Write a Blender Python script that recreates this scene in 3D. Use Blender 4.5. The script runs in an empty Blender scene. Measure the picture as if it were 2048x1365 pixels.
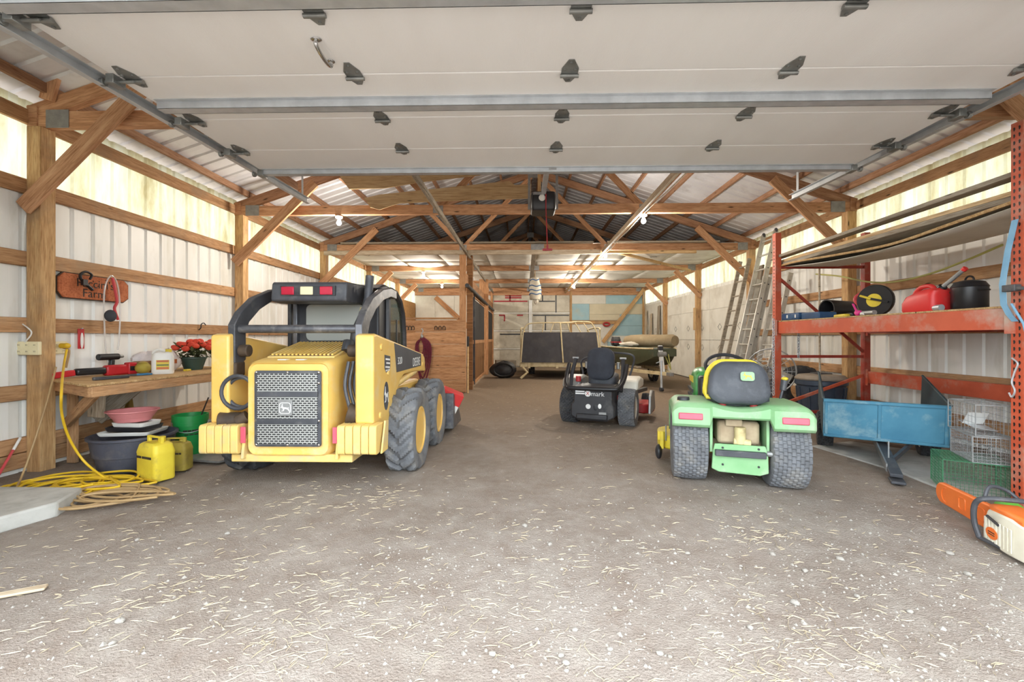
import bpy, math, random
from mathutils import Vector, Matrix, Euler
R = math.radians; PI = math.pi
sc = bpy.context.scene
COL = sc.collection
rnd = random.Random(7)

# ---------------------------------------------------------------- camera
F, CX, HY, PSI, CAMH = 900.0, 1024.0, 676.0, math.atan(21 / 900.0), 1.25
cd = bpy.data.cameras.new('camera'); cam = bpy.data.objects.new('camera', cd); COL.objects.link(cam)
cd.sensor_width = 36.0; cd.sensor_fit = 'HORIZONTAL'; cd.lens = F / 2048 * 36
cd.shift_y = (HY - 682.5) / 2048
cd.clip_start = 0.02
cam.location = (0, 0, CAMH); cam.rotation_euler = (R(90), 0, PSI)
sc.camera = cam
# ---------------------------------------------------------------- world / exposure
w = bpy.data.worlds.new('overcast_sky'); sc.world = w; w.use_nodes = True
bg = w.node_tree.nodes['Background']
bg.inputs[0].default_value = (0.86, 0.945, 1.0, 1); bg.inputs[1].default_value = 5.6
vs = sc.view_settings
vs.view_transform = 'Standard'; vs.look = 'None'; vs.gamma = 1.0; vs.use_curve_mapping = False
vs.exposure = 0.45
BULB = 85.0          # watts of each bare ceiling bulb

# ---------------------------------------------------------------- pixel -> place
cps, sps = math.cos(PSI), math.sin(PSI)
def at(px, py, X=None, Y=None, Z=None):
    a = (px - CX) / F; b = (HY - py) / F
    d = (a * cps - sps, a * sps + cps, b)
    t = X / d[0] if X is not None else Y / d[1] if Y is not None else (Z - CAMH) / d[2]
    return Vector((d[0] * t, d[1] * t, CAMH + d[2] * t))
def gr(px, py): return at(px, py, Z=0)

# ---------------------------------------------------------------- mesh helper
def frame(p0, p1):
    d = (Vector(p1) - Vector(p0)); z = d.normalized()
    up = Vector((0, 0, 1)) if abs(z.z) < .95 else Vector((1, 0, 0))
    x = up.cross(z).normalized(); y = z.cross(x)
    return x, y, z
class G:
    def __init__(s): s.v = []; s.f = []
    def add(s, vs_, fs, M=None):
        o = len(s.v)
        s.v += [tuple(M @ Vector(p)) for p in vs_] if M is not None else [tuple(p) for p in vs_]
        s.f += [tuple(i + o for i in f) for f in fs]; return s
    def box(s, c, size, rot=None):
        x, y, z = (q / 2 for q in size)
        vs_ = [(i * x, j * y, k * z) for i in (-1, 1) for j in (-1, 1) for k in (-1, 1)]
        M = Matrix.Translation(c)
        if rot is not None: M = M @ Euler(rot).to_matrix().to_4x4()
        return s.add(vs_, [(0, 1, 3, 2), (4, 6, 7, 5), (0, 4, 5, 1), (2, 3, 7, 6), (0, 2, 6, 4), (1, 5, 7, 3)], M)
    def bb(s, a, b):
        return s.box([(p + q) / 2 for p, q in zip(a, b)], [abs(q - p) for p, q in zip(a, b)])
    def bar(s, p0, p1, w_, h_, roll=0):      # square bar: w along horizontal side, h along the other
        x, y, z = frame(p0, p1)
        if roll: q = Matrix.Rotation(roll, 3, z); x = q @ x; y = q @ y
        vs_ = [Vector(p) + x * i * w_ / 2 + y * j * h_ / 2 for p in (p0, p1) for i, j in ((-1, -1), (1, -1), (1, 1), (-1, 1))]
        return s.add(vs_, [(3, 2, 1, 0), (4, 5, 6, 7)] + [(i, (i + 1) % 4, (i + 1) % 4 + 4, i + 4) for i in range(4)])
    def cyl(s, p0, p1, r0, r1=None, n=14, cap=True):
        r1 = r0 if r1 is None else r1; x, y, z = frame(p0, p1); vs_ = []
        for p, r in ((p0, r0), (p1, r1)):
            for i in range(n):
                a = 2 * PI * i / n; vs_.append(Vector(p) + x * math.cos(a) * r + y * math.sin(a) * r)
        fs = [(i, (i + 1) % n, (i + 1) % n + n, i + n) for i in range(n)]
        if cap: fs += [tuple(range(n))[::-1], tuple(range(n, 2 * n))]
        return s.add(vs_, fs)
    def tube(s, pts, r, n=8, closed=False):
        P = [Vector(p) for p in pts]; m = len(P); vs_ = []; px_ = None
        for i, p in enumerate(P):
            a = P[(i - 1) % m] if (closed or i) else p; b = P[(i + 1) % m] if (closed or i < m - 1) else p
            z = (b - a).normalized()
            if px_ is None: x = frame((0, 0, 0), z)[0]
            else:
                x = px_ - z * px_.dot(z)
                x = x.normalized() if x.length > 1e-6 else frame((0, 0, 0), z)[0]
            px_ = x; y = z.cross(x); rr = r[i] if isinstance(r, (list, tuple)) else r
            for k in range(n):
                t = 2 * PI * k / n; vs_.append(p + x * math.cos(t) * rr + y * math.sin(t) * rr)
        fs = []
        for i in range(m if closed else m - 1):
            j = (i + 1) % m
            for k in range(n): fs.append((i * n + k, i * n + (k + 1) % n, j * n + (k + 1) % n, j * n + k))
        if not closed: fs += [tuple(range(n))[::-1], tuple(range((m - 1) * n, m * n))]
        return s.add(vs_, fs)
    def lathe(s, prof, n=24, M=None, sx=1, sy=1):        # prof: (r, z); about z
        vs_ = []; fs = []; m = len(prof)
        for r, z in prof:
            for i in range(n):
                a = 2 * PI * i / n; vs_.append((r * math.cos(a) * sx, r * math.sin(a) * sy, z))
        for j in range(m - 1):
            for i in range(n): fs.append((j * n + i, j * n + (i + 1) % n, (j + 1) * n + (i + 1) % n, (j + 1) * n + i))
        if prof[0][0] > 1e-5: fs.append(tuple(range(n))[::-1])
        if prof[-1][0] > 1e-5: fs.append(tuple(range((m - 1) * n, m * n)))
        return s.add(vs_, fs, M)
    def prism(s, poly, a, b, ax='x', M=None):   # polygon extruded from a to b along ax ('x': poly=(y,z), 'y': (x,z), 'z': (x,y))
        def q(p, t): return (t, p[0], p[1]) if ax == 'x' else (p[0], t, p[1]) if ax == 'y' else (p[0], p[1], t)
        n = len(poly); vs_ = [q(p, a) for p in poly] + [q(p, b) for p in poly]
        return s.add(vs_, [tuple(range(n))[::-1], tuple(range(n, 2 * n))] + [(i, (i + 1) % n, (i + 1) % n + n, i + n) for i in range(n)], M)
    def ball(s, c, r, n=14, m=8, rot=None):
        rx, ry, rz = r if isinstance(r, (tuple, list)) else (r, r, r)
        M = Matrix.Translation(c)
        if rot is not None: M = M @ Euler(rot).to_matrix().to_4x4()
        M = M @ Matrix.Diagonal((rx, ry, rz, 1))
        return s.lathe([(max(1e-4, math.sin(PI * j / m)), -math.cos(PI * j / m)) for j in range(m + 1)], n, M)
    def surf(s, fn, nu, nv, closeu=False):
        vs_ = [fn(i / (nu if closeu else nu - 1), j / (nv - 1)) for j in range(nv) for i in range(nu)]
        fs = [(j * nu + i, j * nu + (i + 1) % nu, (j + 1) * nu + (i + 1) % nu, (j + 1) * nu + i) for j in range(nv - 1) for i in range(nu if closeu else nu - 1)]
        return s.add(vs_, fs)
    def loft(s, rings, cap=True):
        n = len(rings[0]); vs_ = [p for r in rings for p in r]
        fs = [(j * n + i, j * n + (i + 1) % n, (j + 1) * n + (i + 1) % n, (j + 1) * n + i) for j in range(len(rings) - 1) for i in range(n)]
        if cap: fs += [tuple(range(n))[::-1], tuple(range((len(rings) - 1) * n, len(rings) * n))]
        return s.add(vs_, fs)
    def mesh(s, name):
        me = bpy.data.meshes.new(name); me.from_pydata(s.v, [], s.f); me.update()
        import bmesh
        b = bmesh.new(); b.from_mesh(me); bmesh.ops.recalc_face_normals(b, faces=b.faces); b.to_mesh(me); b.free()
        me.polygons.foreach_set('use_smooth', [True] * len(me.polygons))
        me.set_sharp_from_angle(angle=R(38)); return me
    def ob(s, name, mat, parent=None, bevel=0, seg=2, loc=None, rot=None, solid=0, sub=0):
        return link(name, s.mesh(name), mat, parent, bevel, seg, loc, rot, solid, sub)
def link(name, me, mat, parent=None, bevel=0, seg=2, loc=None, rot=None, solid=0, sub=0):
    o = bpy.data.objects.new(name, me); COL.objects.link(o)
    if mat is not None and not me.materials: me.materials.append(M_(mat))
    if parent is not None: o.parent = parent
    if loc is not None: o.location = loc
    if rot is not None: o.rotation_euler = rot
    if solid: q = o.modifiers.new('thick', 'SOLIDIFY'); q.thickness = solid; q.offset = 0
    if sub: q = o.modifiers.new('smooth', 'SUBSURF'); q.levels = q.render_levels = sub
    if bevel:
        q = o.modifiers.new('bevel', 'BEVEL'); q.width = bevel; q.segments = seg; q.limit_method = 'ANGLE'; q.angle_limit = R(40)
    return o
def tag(o, label, cat, group=None):
    o['label'] = label; o['category'] = cat
    if group: o['group'] = group
    return o
def thing(name, label, cat, loc=(0, 0, 0), rz=0, group=None, rot=None):
    o = bpy.data.objects.new(name, None); COL.objects.link(o); o.empty_display_size = .1
    o.location = loc; o.rotation_euler = rot if rot else (0, 0, rz)
    return tag(o, label, cat, group)
def struct(o):
    o['kind'] = 'structure'; return o
def sthing(name, loc=(0, 0, 0), rz=0):
    o = bpy.data.objects.new(name, None); COL.objects.link(o); o.location = loc; o.rotation_euler = (0, 0, rz); o.empty_display_size = .1
    return struct(o)
def dup(root, loc, rz=None, label=None, group=None, parent=None):
    def cp(o, par):
        c = o.copy(); COL.objects.link(c); c.parent = par
        for ch in o.children: cp(ch, c)
        return c
    r = cp(root, parent); r.location = loc
    if rz is not None: r.rotation_euler = (0, 0, rz)
    if label: r['label'] = label
    if group: r['group'] = group
    return r
def beam(name, p0, p1, w_, h_, mat, parent=None, roll=0, bevel=.004):   # its own local x runs along the length
    p0 = Vector(p0); p1 = Vector(p1); L = (p1 - p0).length
    o = G().box((0, 0, 0), (L, w_, h_)).ob(name, mat, parent, bevel, 1)
    x, y, z = frame(p0, p1)
    m = Matrix((z, x, y)).transposed()       # local x->along, y->side, z->up
    if roll: m = m @ Matrix.Rotation(roll, 3, 'X')
    o.matrix_local = Matrix.Translation((p0 + p1) / 2) @ m.to_4x4()
    return o
def text(name, s, size, mat, parent, loc, rot, ext=.001, ax='CENTER', sx=1.0, shear=0):
    cu = bpy.data.curves.new(name, 'FONT'); cu.body = s; cu.size = size; cu.extrude = ext; cu.align_x = ax; cu.align_y = 'CENTER'; cu.shear = shear
    cu.resolution_u = 3
    t = bpy.data.objects.new(name, cu); COL.objects.link(t)
    me = bpy.data.meshes.new_from_object(t.evaluated_get(bpy.context.evaluated_depsgraph_get()))
    bpy.data.objects.remove(t); bpy.data.curves.remove(cu)
    me.materials.clear()
    o = link(name, me, mat, parent, loc=loc, rot=rot); o.scale = (sx, 1, 1); return o
def arc(c, r, a0, a1, n, plane='xz', ry=None):
    ry = r if ry is None else ry; out = []
    for i in range(n + 1):
        a = a0 + (a1 - a0) * i / n; u, v = r * math.cos(a), ry * math.sin(a)
        out.append((c[0] + u, c[1], c[2] + v) if plane == 'xz' else (c[0], c[1] + u, c[2] + v) if plane == 'yz' else (c[0] + u, c[1] + v, c[2]))
    return out
def spline(pts, n=8):
    P = [Vector(p) for p in pts]; P = [2 * P[0] - P[1]] + P + [2 * P[-1] - P[-2]]; out = []
    for i in range(1, len(P) - 2):
        for k in range(n):
            t = k / n; a, b, c_, d = P[i - 1:i + 3]
            out.append(.5 * ((2 * b) + (c_ - a) * t + (2 * a - 5 * b + 4 * c_ - d) * t * t + (3 * b - a - 3 * c_ + d) * t ** 3))
    out.append(P[-2]); return out
def rrect(w_, h_, r, n=4, cx=0, cy=0):
    out = []
    for (sx, sy, a0) in ((1, 1, 0), (-1, 1, 90), (-1, -1, 180), (1, -1, 270)):
        for i in range(n + 1):
            a = R(a0 + 90 * i / n); out.append((cx + sx * (w_ / 2 - r) + r * math.cos(a), cy + sy * (h_ / 2 - r) + r * math.sin(a)))
    return out

# ---------------------------------------------------------------- materials
MATS = {}; SPEC = {}
def lin(c):
    return tuple(((v / 255) / 12.92 if v / 255 <= .04045 else ((v / 255 + .055) / 1.055) ** 2.4) for v in c)
def M_(name):
    if name not in MATS: MATS[name] = SPEC[name](name)
    return MATS[name]
def base(name):
    m = bpy.data.materials.new(name); m.use_nodes = True
    nt = m.node_tree; return m, nt, nt.nodes['Principled BSDF']
def N(nt, t, **kw):
    n = nt.nodes.new(t)
    for k, v in kw.items():
        if k.startswith('i_'): n.inputs[k[2:].replace('_', ' ')].default_value = v
        else: setattr(n, k, v)
    return n
def coords(nt, scale=(1, 1, 1), rand=True):
    tc = N(nt, 'ShaderNodeTexCoord'); mp = N(nt, 'ShaderNodeMapping'); nt.links.new(tc.outputs['Object'], mp.inputs[0]); mp.inputs['Scale'].default_value = scale
    if rand:
        oi = N(nt, 'ShaderNodeObjectInfo'); ml = N(nt, 'ShaderNodeMath', operation='MULTIPLY'); ml.inputs[1].default_value = 40
        nt.links.new(oi.outputs['Random'], ml.inputs[0]); nt.links.new(ml.outputs[0], mp.inputs['Location'])
    return mp.outputs[0]
def ramp(nt, fac, stops):
    r = N(nt, 'ShaderNodeValToRGB'); e = r.color_ramp.elements
    while len(e) < len(stops): e.new(.5)
    for q, (p, c_) in zip(e, stops): q.position = p; q.color = (*lin(c_), 1)
    nt.links.new(fac, r.inputs[0]); return r.outputs[0]
def mixc(nt, fac, a, b):
    m = N(nt, 'ShaderNodeMix', data_type='RGBA')
    for v, i in ((fac, 0), (a, 6), (b, 7)):
        if isinstance(v, (int, float)): m.inputs[i].default_value = v
        elif isinstance(v, tuple): m.inputs[i].default_value = (*v, 1)
        else: nt.links.new(v, m.inputs[i])
    return m.outputs[2]
def noise(nt, vec, scale, detail=4, rough=.55):
    n = N(nt, 'ShaderNodeTexNoise'); n.inputs['Scale'].default_value = scale; n.inputs['Detail'].default_value = detail; n.inputs['Roughness'].default_value = rough
    nt.links.new(vec, n.inputs['Vector']); return n.outputs['Fac']
def bumpn(nt, bs, h_, strength, dist=.01):
    b = N(nt, 'ShaderNodeBump'); b.inputs['Strength'].default_value = strength; b.inputs['Distance'].default_value = dist
    nt.links.new(h_, b.inputs['Height']); nt.links.new(b.outputs[0], bs.inputs['Normal'])
def plain(c1, c2=None, rough=.5, metal=0., sc_=6, bump=.15, bs_=60, st=(1, 1, 1), dirt=None, damt=.5, dsc=3, coat=0):
    # two-tone mottled paint / plastic / metal with optional patchy dirt
    def mk(name):
        m, nt, b = base(name); v = coords(nt, st)
        cc = c2 or tuple(max(0, q * .86) for q in c1)
        col = ramp(nt, noise(nt, v, sc_), [(.35, c1), (.7, cc)])
        if dirt:
            f = ramp(nt, noise(nt, v, dsc, 6, .65), [(.62 - .25 * damt, (0, 0, 0)), (.85 - .25 * damt, (255, 255, 255))])
            col = mixc(nt, f, col, lin(dirt))
        nt.links.new(col, b.inputs['Base Color'])
        b.inputs['Roughness'].default_value = rough; b.inputs['Metallic'].default_value = metal; b.inputs['Coat Weight'].default_value = coat
        if bump: bumpn(nt, b, noise(nt, v, bs_, 3), bump, .004)
        return m
    return mk
def wood(c1, c2, c3, rough=.75, ax='x', fine=1.0, dirt=None):
    st = {'x': (1.2, 14, 14), 'y': (14, 1.2, 14), 'z': (14, 14, 1.2)}[ax]
    def mk(name):
        m, nt, b = base(name); v = coords(nt, tuple(q * fine for q in st)); v2 = coords(nt, tuple(q * 3 * fine for q in st)); v3 = coords(nt)
        g = noise(nt, v, 1.3, 5, .6)
        col = ramp(nt, g, [(.3, c1), (.5, c2), (.72, c3)])
        f = ramp(nt, noise(nt, v2, 2.2, 3), [(.45, (255, 255, 255)), (.75, (205, 190, 175))])
        mm = N(nt, 'ShaderNodeMix', data_type='RGBA', blend_type='MULTIPLY'); mm.inputs[0].default_value = 1
        nt.links.new(col, mm.inputs[6]); nt.links.new(f, mm.inputs[7]); col = mm.outputs[2]
        vo = N(nt, 'ShaderNodeTexVoronoi', feature='F1'); vo.inputs['Scale'].default_value = 2.3   # knots
        st3 = {'x': (.9, 4, 4), 'y': (4, .9, 4), 'z': (4, 4, .9)}[ax]
        nt.links.new(coords(nt, st3), vo.inputs['Vector'])
        k = ramp(nt, vo.outputs['Distance'], [(.05, (255, 255, 255)), (.12, (0, 0, 0))])
        col = mixc(nt, k, col, lin(tuple(q * .5 for q in c1)))
        if dirt: col = mixc(nt, ramp(nt, noise(nt, v3, 2.2, 6, .65), [(.5, (0, 0, 0)), (.72, (255, 255, 255))]), col, lin(dirt))
        # each board a little lighter or darker
        oi = N(nt, 'ShaderNodeObjectInfo'); hv = N(nt, 'ShaderNodeHueSaturation'); mr = N(nt, 'ShaderNodeMapRange'); mr.inputs[3].default_value = .82; mr.inputs[4].default_value = 1.12
        nt.links.new(oi.outputs['Random'], mr.inputs[0]); nt.links.new(mr.outputs[0], hv.inputs['Value']); nt.links.new(col, hv.inputs['Color'])
        nt.links.new(hv.outputs[0], b.inputs['Base Color'])
        b.inputs['Roughness'].default_value = rough; b.inputs['Specular IOR Level'].default_value = .25
        bumpn(nt, b, g, .25, .004); return m
    return mk
def emit(c, s_):
    def mk(name):
        m, nt, b = base(name); b.inputs['Base Color'].default_value = (*lin(c), 1); b.inputs['Emission Color'].default_value = (*lin(c), 1); b.inputs['Emission Strength'].default_value = s_; return m
    return mk
def glassy(c, rough=.05, alpha=.3):
    def mk(name):
        m, nt, b = base(name); b.inputs['Base Color'].default_value = (*lin(c), 1); b.inputs['Roughness'].default_value = rough; b.inputs['Alpha'].default_value = alpha; return m
    return mk
# ---------------------------------------------------------------- palette
SPEC.update({
 'beam': wood((172, 126, 90), (202, 154, 116), (218, 176, 138)),
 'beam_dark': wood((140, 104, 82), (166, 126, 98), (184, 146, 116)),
 'post': wood((168, 130, 88), (200, 160, 112), (216, 182, 134), dirt=(156, 128, 98)),
 'girt': wood((162, 122, 86), (188, 146, 106), (206, 166, 124), dirt=(158, 130, 102)),
 'pale_board': wood((176, 160, 138), (200, 184, 160), (214, 200, 178)),
 'grey_board': wood((128, 118, 104), (156, 146, 130), (174, 164, 148)),
 'ply': wood((176, 146, 108), (196, 166, 124), (208, 182, 144), fine=.6),
 'stall': wood((172, 124, 86), (200, 150, 108), (216, 170, 128)),
 'stall_z': wood((120, 84, 52), (150, 108, 70), (170, 126, 84), ax='z'),
 'bench': wood((178, 142, 96), (206, 172, 124), (220, 190, 146)),
 'siding': plain((240, 239, 234), (226, 225, 218), .45, 0, 3, .05, 30, (1, 1, .25), dirt=(206, 202, 188), damt=.42, dsc=2.2),
 'roofing': plain((222, 222, 226), (206, 206, 212), .42, .2, 2, .04, 30, dirt=(176, 172, 174), damt=.35, dsc=1.5),
 'foam': plain((224, 221, 212), (212, 208, 197), .8, 0, 2.5, .05, 40, dirt=(190, 183, 170), damt=.4, dsc=1.2),
 'foam_blue': plain((168, 198, 206), (150, 184, 196), .75, 0, 2.5, .05, 40, dirt=(176, 180, 168), damt=.4, dsc=1.6),
 'cream_board': plain((212, 202, 176), (198, 188, 162), .7, 0, 2.5, .05, 40),
 'brown_ply': wood((150, 112, 70), (172, 132, 84), (186, 148, 100), fine=.5),
 'door_white': plain((242, 241, 240), (236, 234, 232), .5, 0, 2.5, .22, 160, (1, .22, 1)),
 'back_door': plain((205, 198, 182), (186, 178, 160), .6, 0, 3, .08, 60, dirt=(158, 148, 130), damt=.5, dsc=2),
 'galv': plain((200, 204, 208), (180, 184, 188), .4, .45, 9, .05, 80),
 'galv_dull': plain((160, 160, 158), (140, 140, 140), .5, .6, 14, .1, 120),
 'steel': plain((150, 152, 150), (112, 114, 112), .4, .5, 10, .08, 90),
 'chrome': plain((200, 200, 200), (180, 180, 180), .18, 1, 4, 0),
 'white_paint': plain((226, 226, 222), (210, 210, 206), .45),
 'black': plain((30, 30, 32), (22, 22, 24), .45),
 'black_matt': plain((38, 37, 37), (27, 27, 28), .8, dirt=(84, 78, 70), damt=.25),
 'black_plastic': plain((34, 34, 38), (26, 26, 29), .38, bump=.05),
 'red_tape': plain((172, 38, 48), None, .5), 'black_tape': plain((36, 38, 42), None, .5),
 'white_plastic': plain((232, 230, 224), (220, 218, 212), .4, bump=.05),
 'ivory': plain((228, 216, 178), (218, 206, 166), .4, bump=.03),
 'concrete': plain((190, 188, 182), (168, 166, 160), .85, 0, 6, .4, 60, dirt=(150, 144, 134), damt=.4),
 'bulb': emit((255, 244, 220), 40.0),
})
def mk_trans(name):        # corrugated fibreglass daylight strip
    m, nt, b = base(name); v = coords(nt, (1, 1, .3)); nt.nodes.remove(b); out = nt.nodes['Material Output']
    col = ramp(nt, noise(nt, v, 3, 6, .65), [(.35, (186, 186, 170)), (.55, (176, 170, 140)), (.75, (138, 122, 82))])
    t = N(nt, 'ShaderNodeBsdfTranslucent'); d = N(nt, 'ShaderNodeBsdfDiffuse'); mx = N(nt, 'ShaderNodeMixShader'); mx.inputs[0].default_value = .35
    nt.links.new(col, t.inputs[0]); nt.links.new(col, d.inputs[0]); nt.links.new(t.outputs[0], mx.inputs[1]); nt.links.new(d.outputs[0], mx.inputs[2]); nt.links.new(mx.outputs[0], out.inputs[0])
    return m
SPEC['fibreglass'] = mk_trans
def mk_floor(name):
    m, nt, b = base(name); v = coords(nt, rand=False)
    n0 = noise(nt, v, 3.2, 8, .72); n1 = noise(nt, v, .7, 6, .6); n2 = noise(nt, v, 14, 6, .7); n3 = noise(nt, v, 90, 3, .6)
    col = ramp(nt, n1, [(.3, (131, 118, 108)), (.5, (148, 136, 127)), (.7, (160, 150, 142))])
    col = mixc(nt, ramp(nt, n2, [(.5, (0, 0, 0)), (.75, (150, 150, 150))]), col, lin((186, 177, 164)))
    col = mixc(nt, ramp(nt, n2, [(.25, (150, 150, 150)), (.42, (0, 0, 0))]), col, lin((110, 98, 90)))
    col = mixc(nt, ramp(nt, n0, [(.50, (0, 0, 0)), (.66, (170, 170, 170))]), col, lin((178, 170, 161)))
    col = mixc(nt, ramp(nt, n0, [(.33, (190, 190, 190)), (.46, (0, 0, 0))]), col, lin((126, 108, 95)))
    n5 = noise(nt, v, 260, 2, .5); col = mixc(nt, ramp(nt, n5, [(.60, (0, 0, 0)), (.70, (150, 150, 150))]), col, lin((190, 181, 168)))
    vo = N(nt, 'ShaderNodeTexVoronoi'); vo.inputs['Scale'].default_value = 42; nt.links.new(v, vo.inputs['Vector'])
    g = ramp(nt, vo.outputs['Distance'], [(.18, (255, 255, 255)), (.3, (0, 0, 0))])
    # colour mixes to a browner tone further back in the barn, gravel near the entrance
    se = N(nt, 'ShaderNodeSeparateXYZ'); nt.links.new(v, se.inputs[0]); mr = N(nt, 'ShaderNodeMapRange'); mr.inputs[1].default_value = 3; mr.inputs[2].default_value = 9
    nt.links.new(se.outputs['Y'], mr.inputs[0])
    col = mixc(nt, mr.outputs[0], col, mixc(nt, n2, lin((132, 115, 99)), lin((154, 137, 118))))
    sub = N(nt, 'ShaderNodeMath', operation='SUBTRACT'); sub.inputs[0].default_value = 1; nt.links.new(mr.outputs[0], sub.inputs[1])
    ml = N(nt, 'ShaderNodeMath', operation='MULTIPLY'); nt.links.new(g, ml.inputs[0]); nt.links.new(sub.outputs[0], ml.inputs[1])
    ml2 = N(nt, 'ShaderNodeMath', operation='MULTIPLY'); nt.links.new(ml.outputs[0], ml2.inputs[0]); nt.links.new(ramp(nt, noise(nt, v, 1.6, 4), [(.45, (0, 0, 0)), (.7, (150, 150, 150))]), ml2.inputs[1])
    col = mixc(nt, ml2.outputs[0], col, lin((196, 188, 178)))
    nt.links.new(col, b.inputs['Base Color']); b.inputs['Roughness'].default_value = .95; b.inputs['Specular IOR Level'].default_value = .15
    ad = N(nt, 'ShaderNodeMath', operation='ADD'); nt.links.new(n2, ad.inputs[0]); nt.links.new(n3, ad.inputs[1])
    bumpn(nt, b, ad.outputs[0], .9, .014); return m
SPEC['dirt_floor'] = mk_floor

# ---------------------------------------------------------------- the barn
XL, XR, Y1, SP = -4.64, 5.22, 4.1, 3.05
YB = Y1 + 5 * SP            # back wall
CHZ, CHH = 3.235, .15       # truss bottom chord
XC = (XL + XR) / 2; HALF = (XR - XL) / 2; PITCH = 1 / 3.
def roof_z(x): return CHZ + .33 + (HALF - abs(x - XC)) * PITCH       # underside of the metal
# floor
fl = G()
def fz(x, y): return .012 * math.sin(x * 1.7 + y * .9) * math.sin(y * 1.3 - x * .6) + .006 * math.sin(x * 5.1 + 1) * math.sin(y * 4.3)
fl.surf(lambda u, v: (-5 + u * 11, -3 + v * 23, fz(-5 + u * 11, -3 + v * 23) - .012), 111, 231)
struct(fl.ob('floor', 'dirt_floor'))
yd = G().add([(-40, -40, -.06), (40, -40, -.06), (40, 60, -.06), (-40, 60, -.06)], [(0, 1, 2, 3)]).ob('yard_ground', 'dirt_floor'); struct(yd)

# ribbed sheet: runs along u (width), ribs stand proud outward
def rib_profile(width, pitch=.2286, rib=.02):
    pts = [(0, 0)]; n = round(width / pitch)
    for i in range(n):
        u0 = i * pitch + pitch / 2
        pts += [(u0 - .032, 0), (u0 - .014, rib), (u0 + .014, rib), (u0 + .032, 0)]
    return pts + [(width, 0)]
def sheet(width, place, z0, z1):
    pr = rib_profile(width); g = G(); vs_ = [place(u, d, z) for z in (z0, z1) for u, d in pr]; n = len(pr)
    g.add(vs_, [(i, i + 1, i + 1 + n, i + n) for i in range(n - 1)]); return g
PW = .9144
def side_wall(name, X, sgn):
    W = sthing(name)
    me1 = me2 = None
    for k in range(-1, 20):
        y = 1.25 + (k + 1) * PW
        if y > YB: break
        if me1 is None:
            pl = lambda u, d, z: (sgn * d, u, z)
            me1 = sheet(PW, pl, -.03, 2.70).mesh('siding_sheet'); me2 = sheet(PW, pl, 2.665, 3.5).mesh('daylight_sheet')
        link('siding_sheet', me1, 'siding', W, loc=(X, y, 0)); link('daylight_sheet', me2, 'fibreglass', W, loc=(X + sgn * .004, y, 0))
    return W
WL = side_wall('wall_left', XL - .046, -1); WR = side_wall('wall_right', XR + .046, 1)
for W, X, sg in ((WL, XL - .021, -1), (WR, XR + .021, 1)):
    for (z, h_) in ((2.67, .14), (1.99, .14), (1.37, .14), (.74, .14)):
        for k in range(-1, 5):
            ya = Y1 + k * SP + .07; yb = ya + SP - .005
            if k == -1: ya = 1.3
            if sg > 0 and k >= 2: continue
            beam('girt', (X, ya, z), (X, yb, z), .038, h_, 'girt', W)
    for k in range(-1, 5):
        ya = Y1 + k * SP + .07; yb = ya + SP - .005
        if k == -1: ya = 1.3
        beam('eave_girt', (X, ya, 3.33), (X, yb, 3.33), .038, .14, 'girt', W)
        for z in (.11, .255):
            beam('skirt_board', (X, ya, z), (X, yb, z), .038, .14, 'girt', W)
# posts
posts = {}
for k in range(5):
    y = Y1 + k * SP
    for sd, x in (('l', XL + .07), ('r', XR - .07)):
        o = beam('wall_post', (x, y + .07, -.02), (x, y + .07, CHZ), .14, .14, 'post', bevel=.006); posts[(k, sd)] = o
        tag(o, ('squared timber post on the left wall, ' if sd == 'l' else 'squared timber post on the right wall, ') + ('nearest the entrance', 'second from the entrance', 'third from the entrance', 'fourth from the entrance', 'fifth from the entrance, nearest the back')[k], 'post', 'wall posts')
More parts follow.
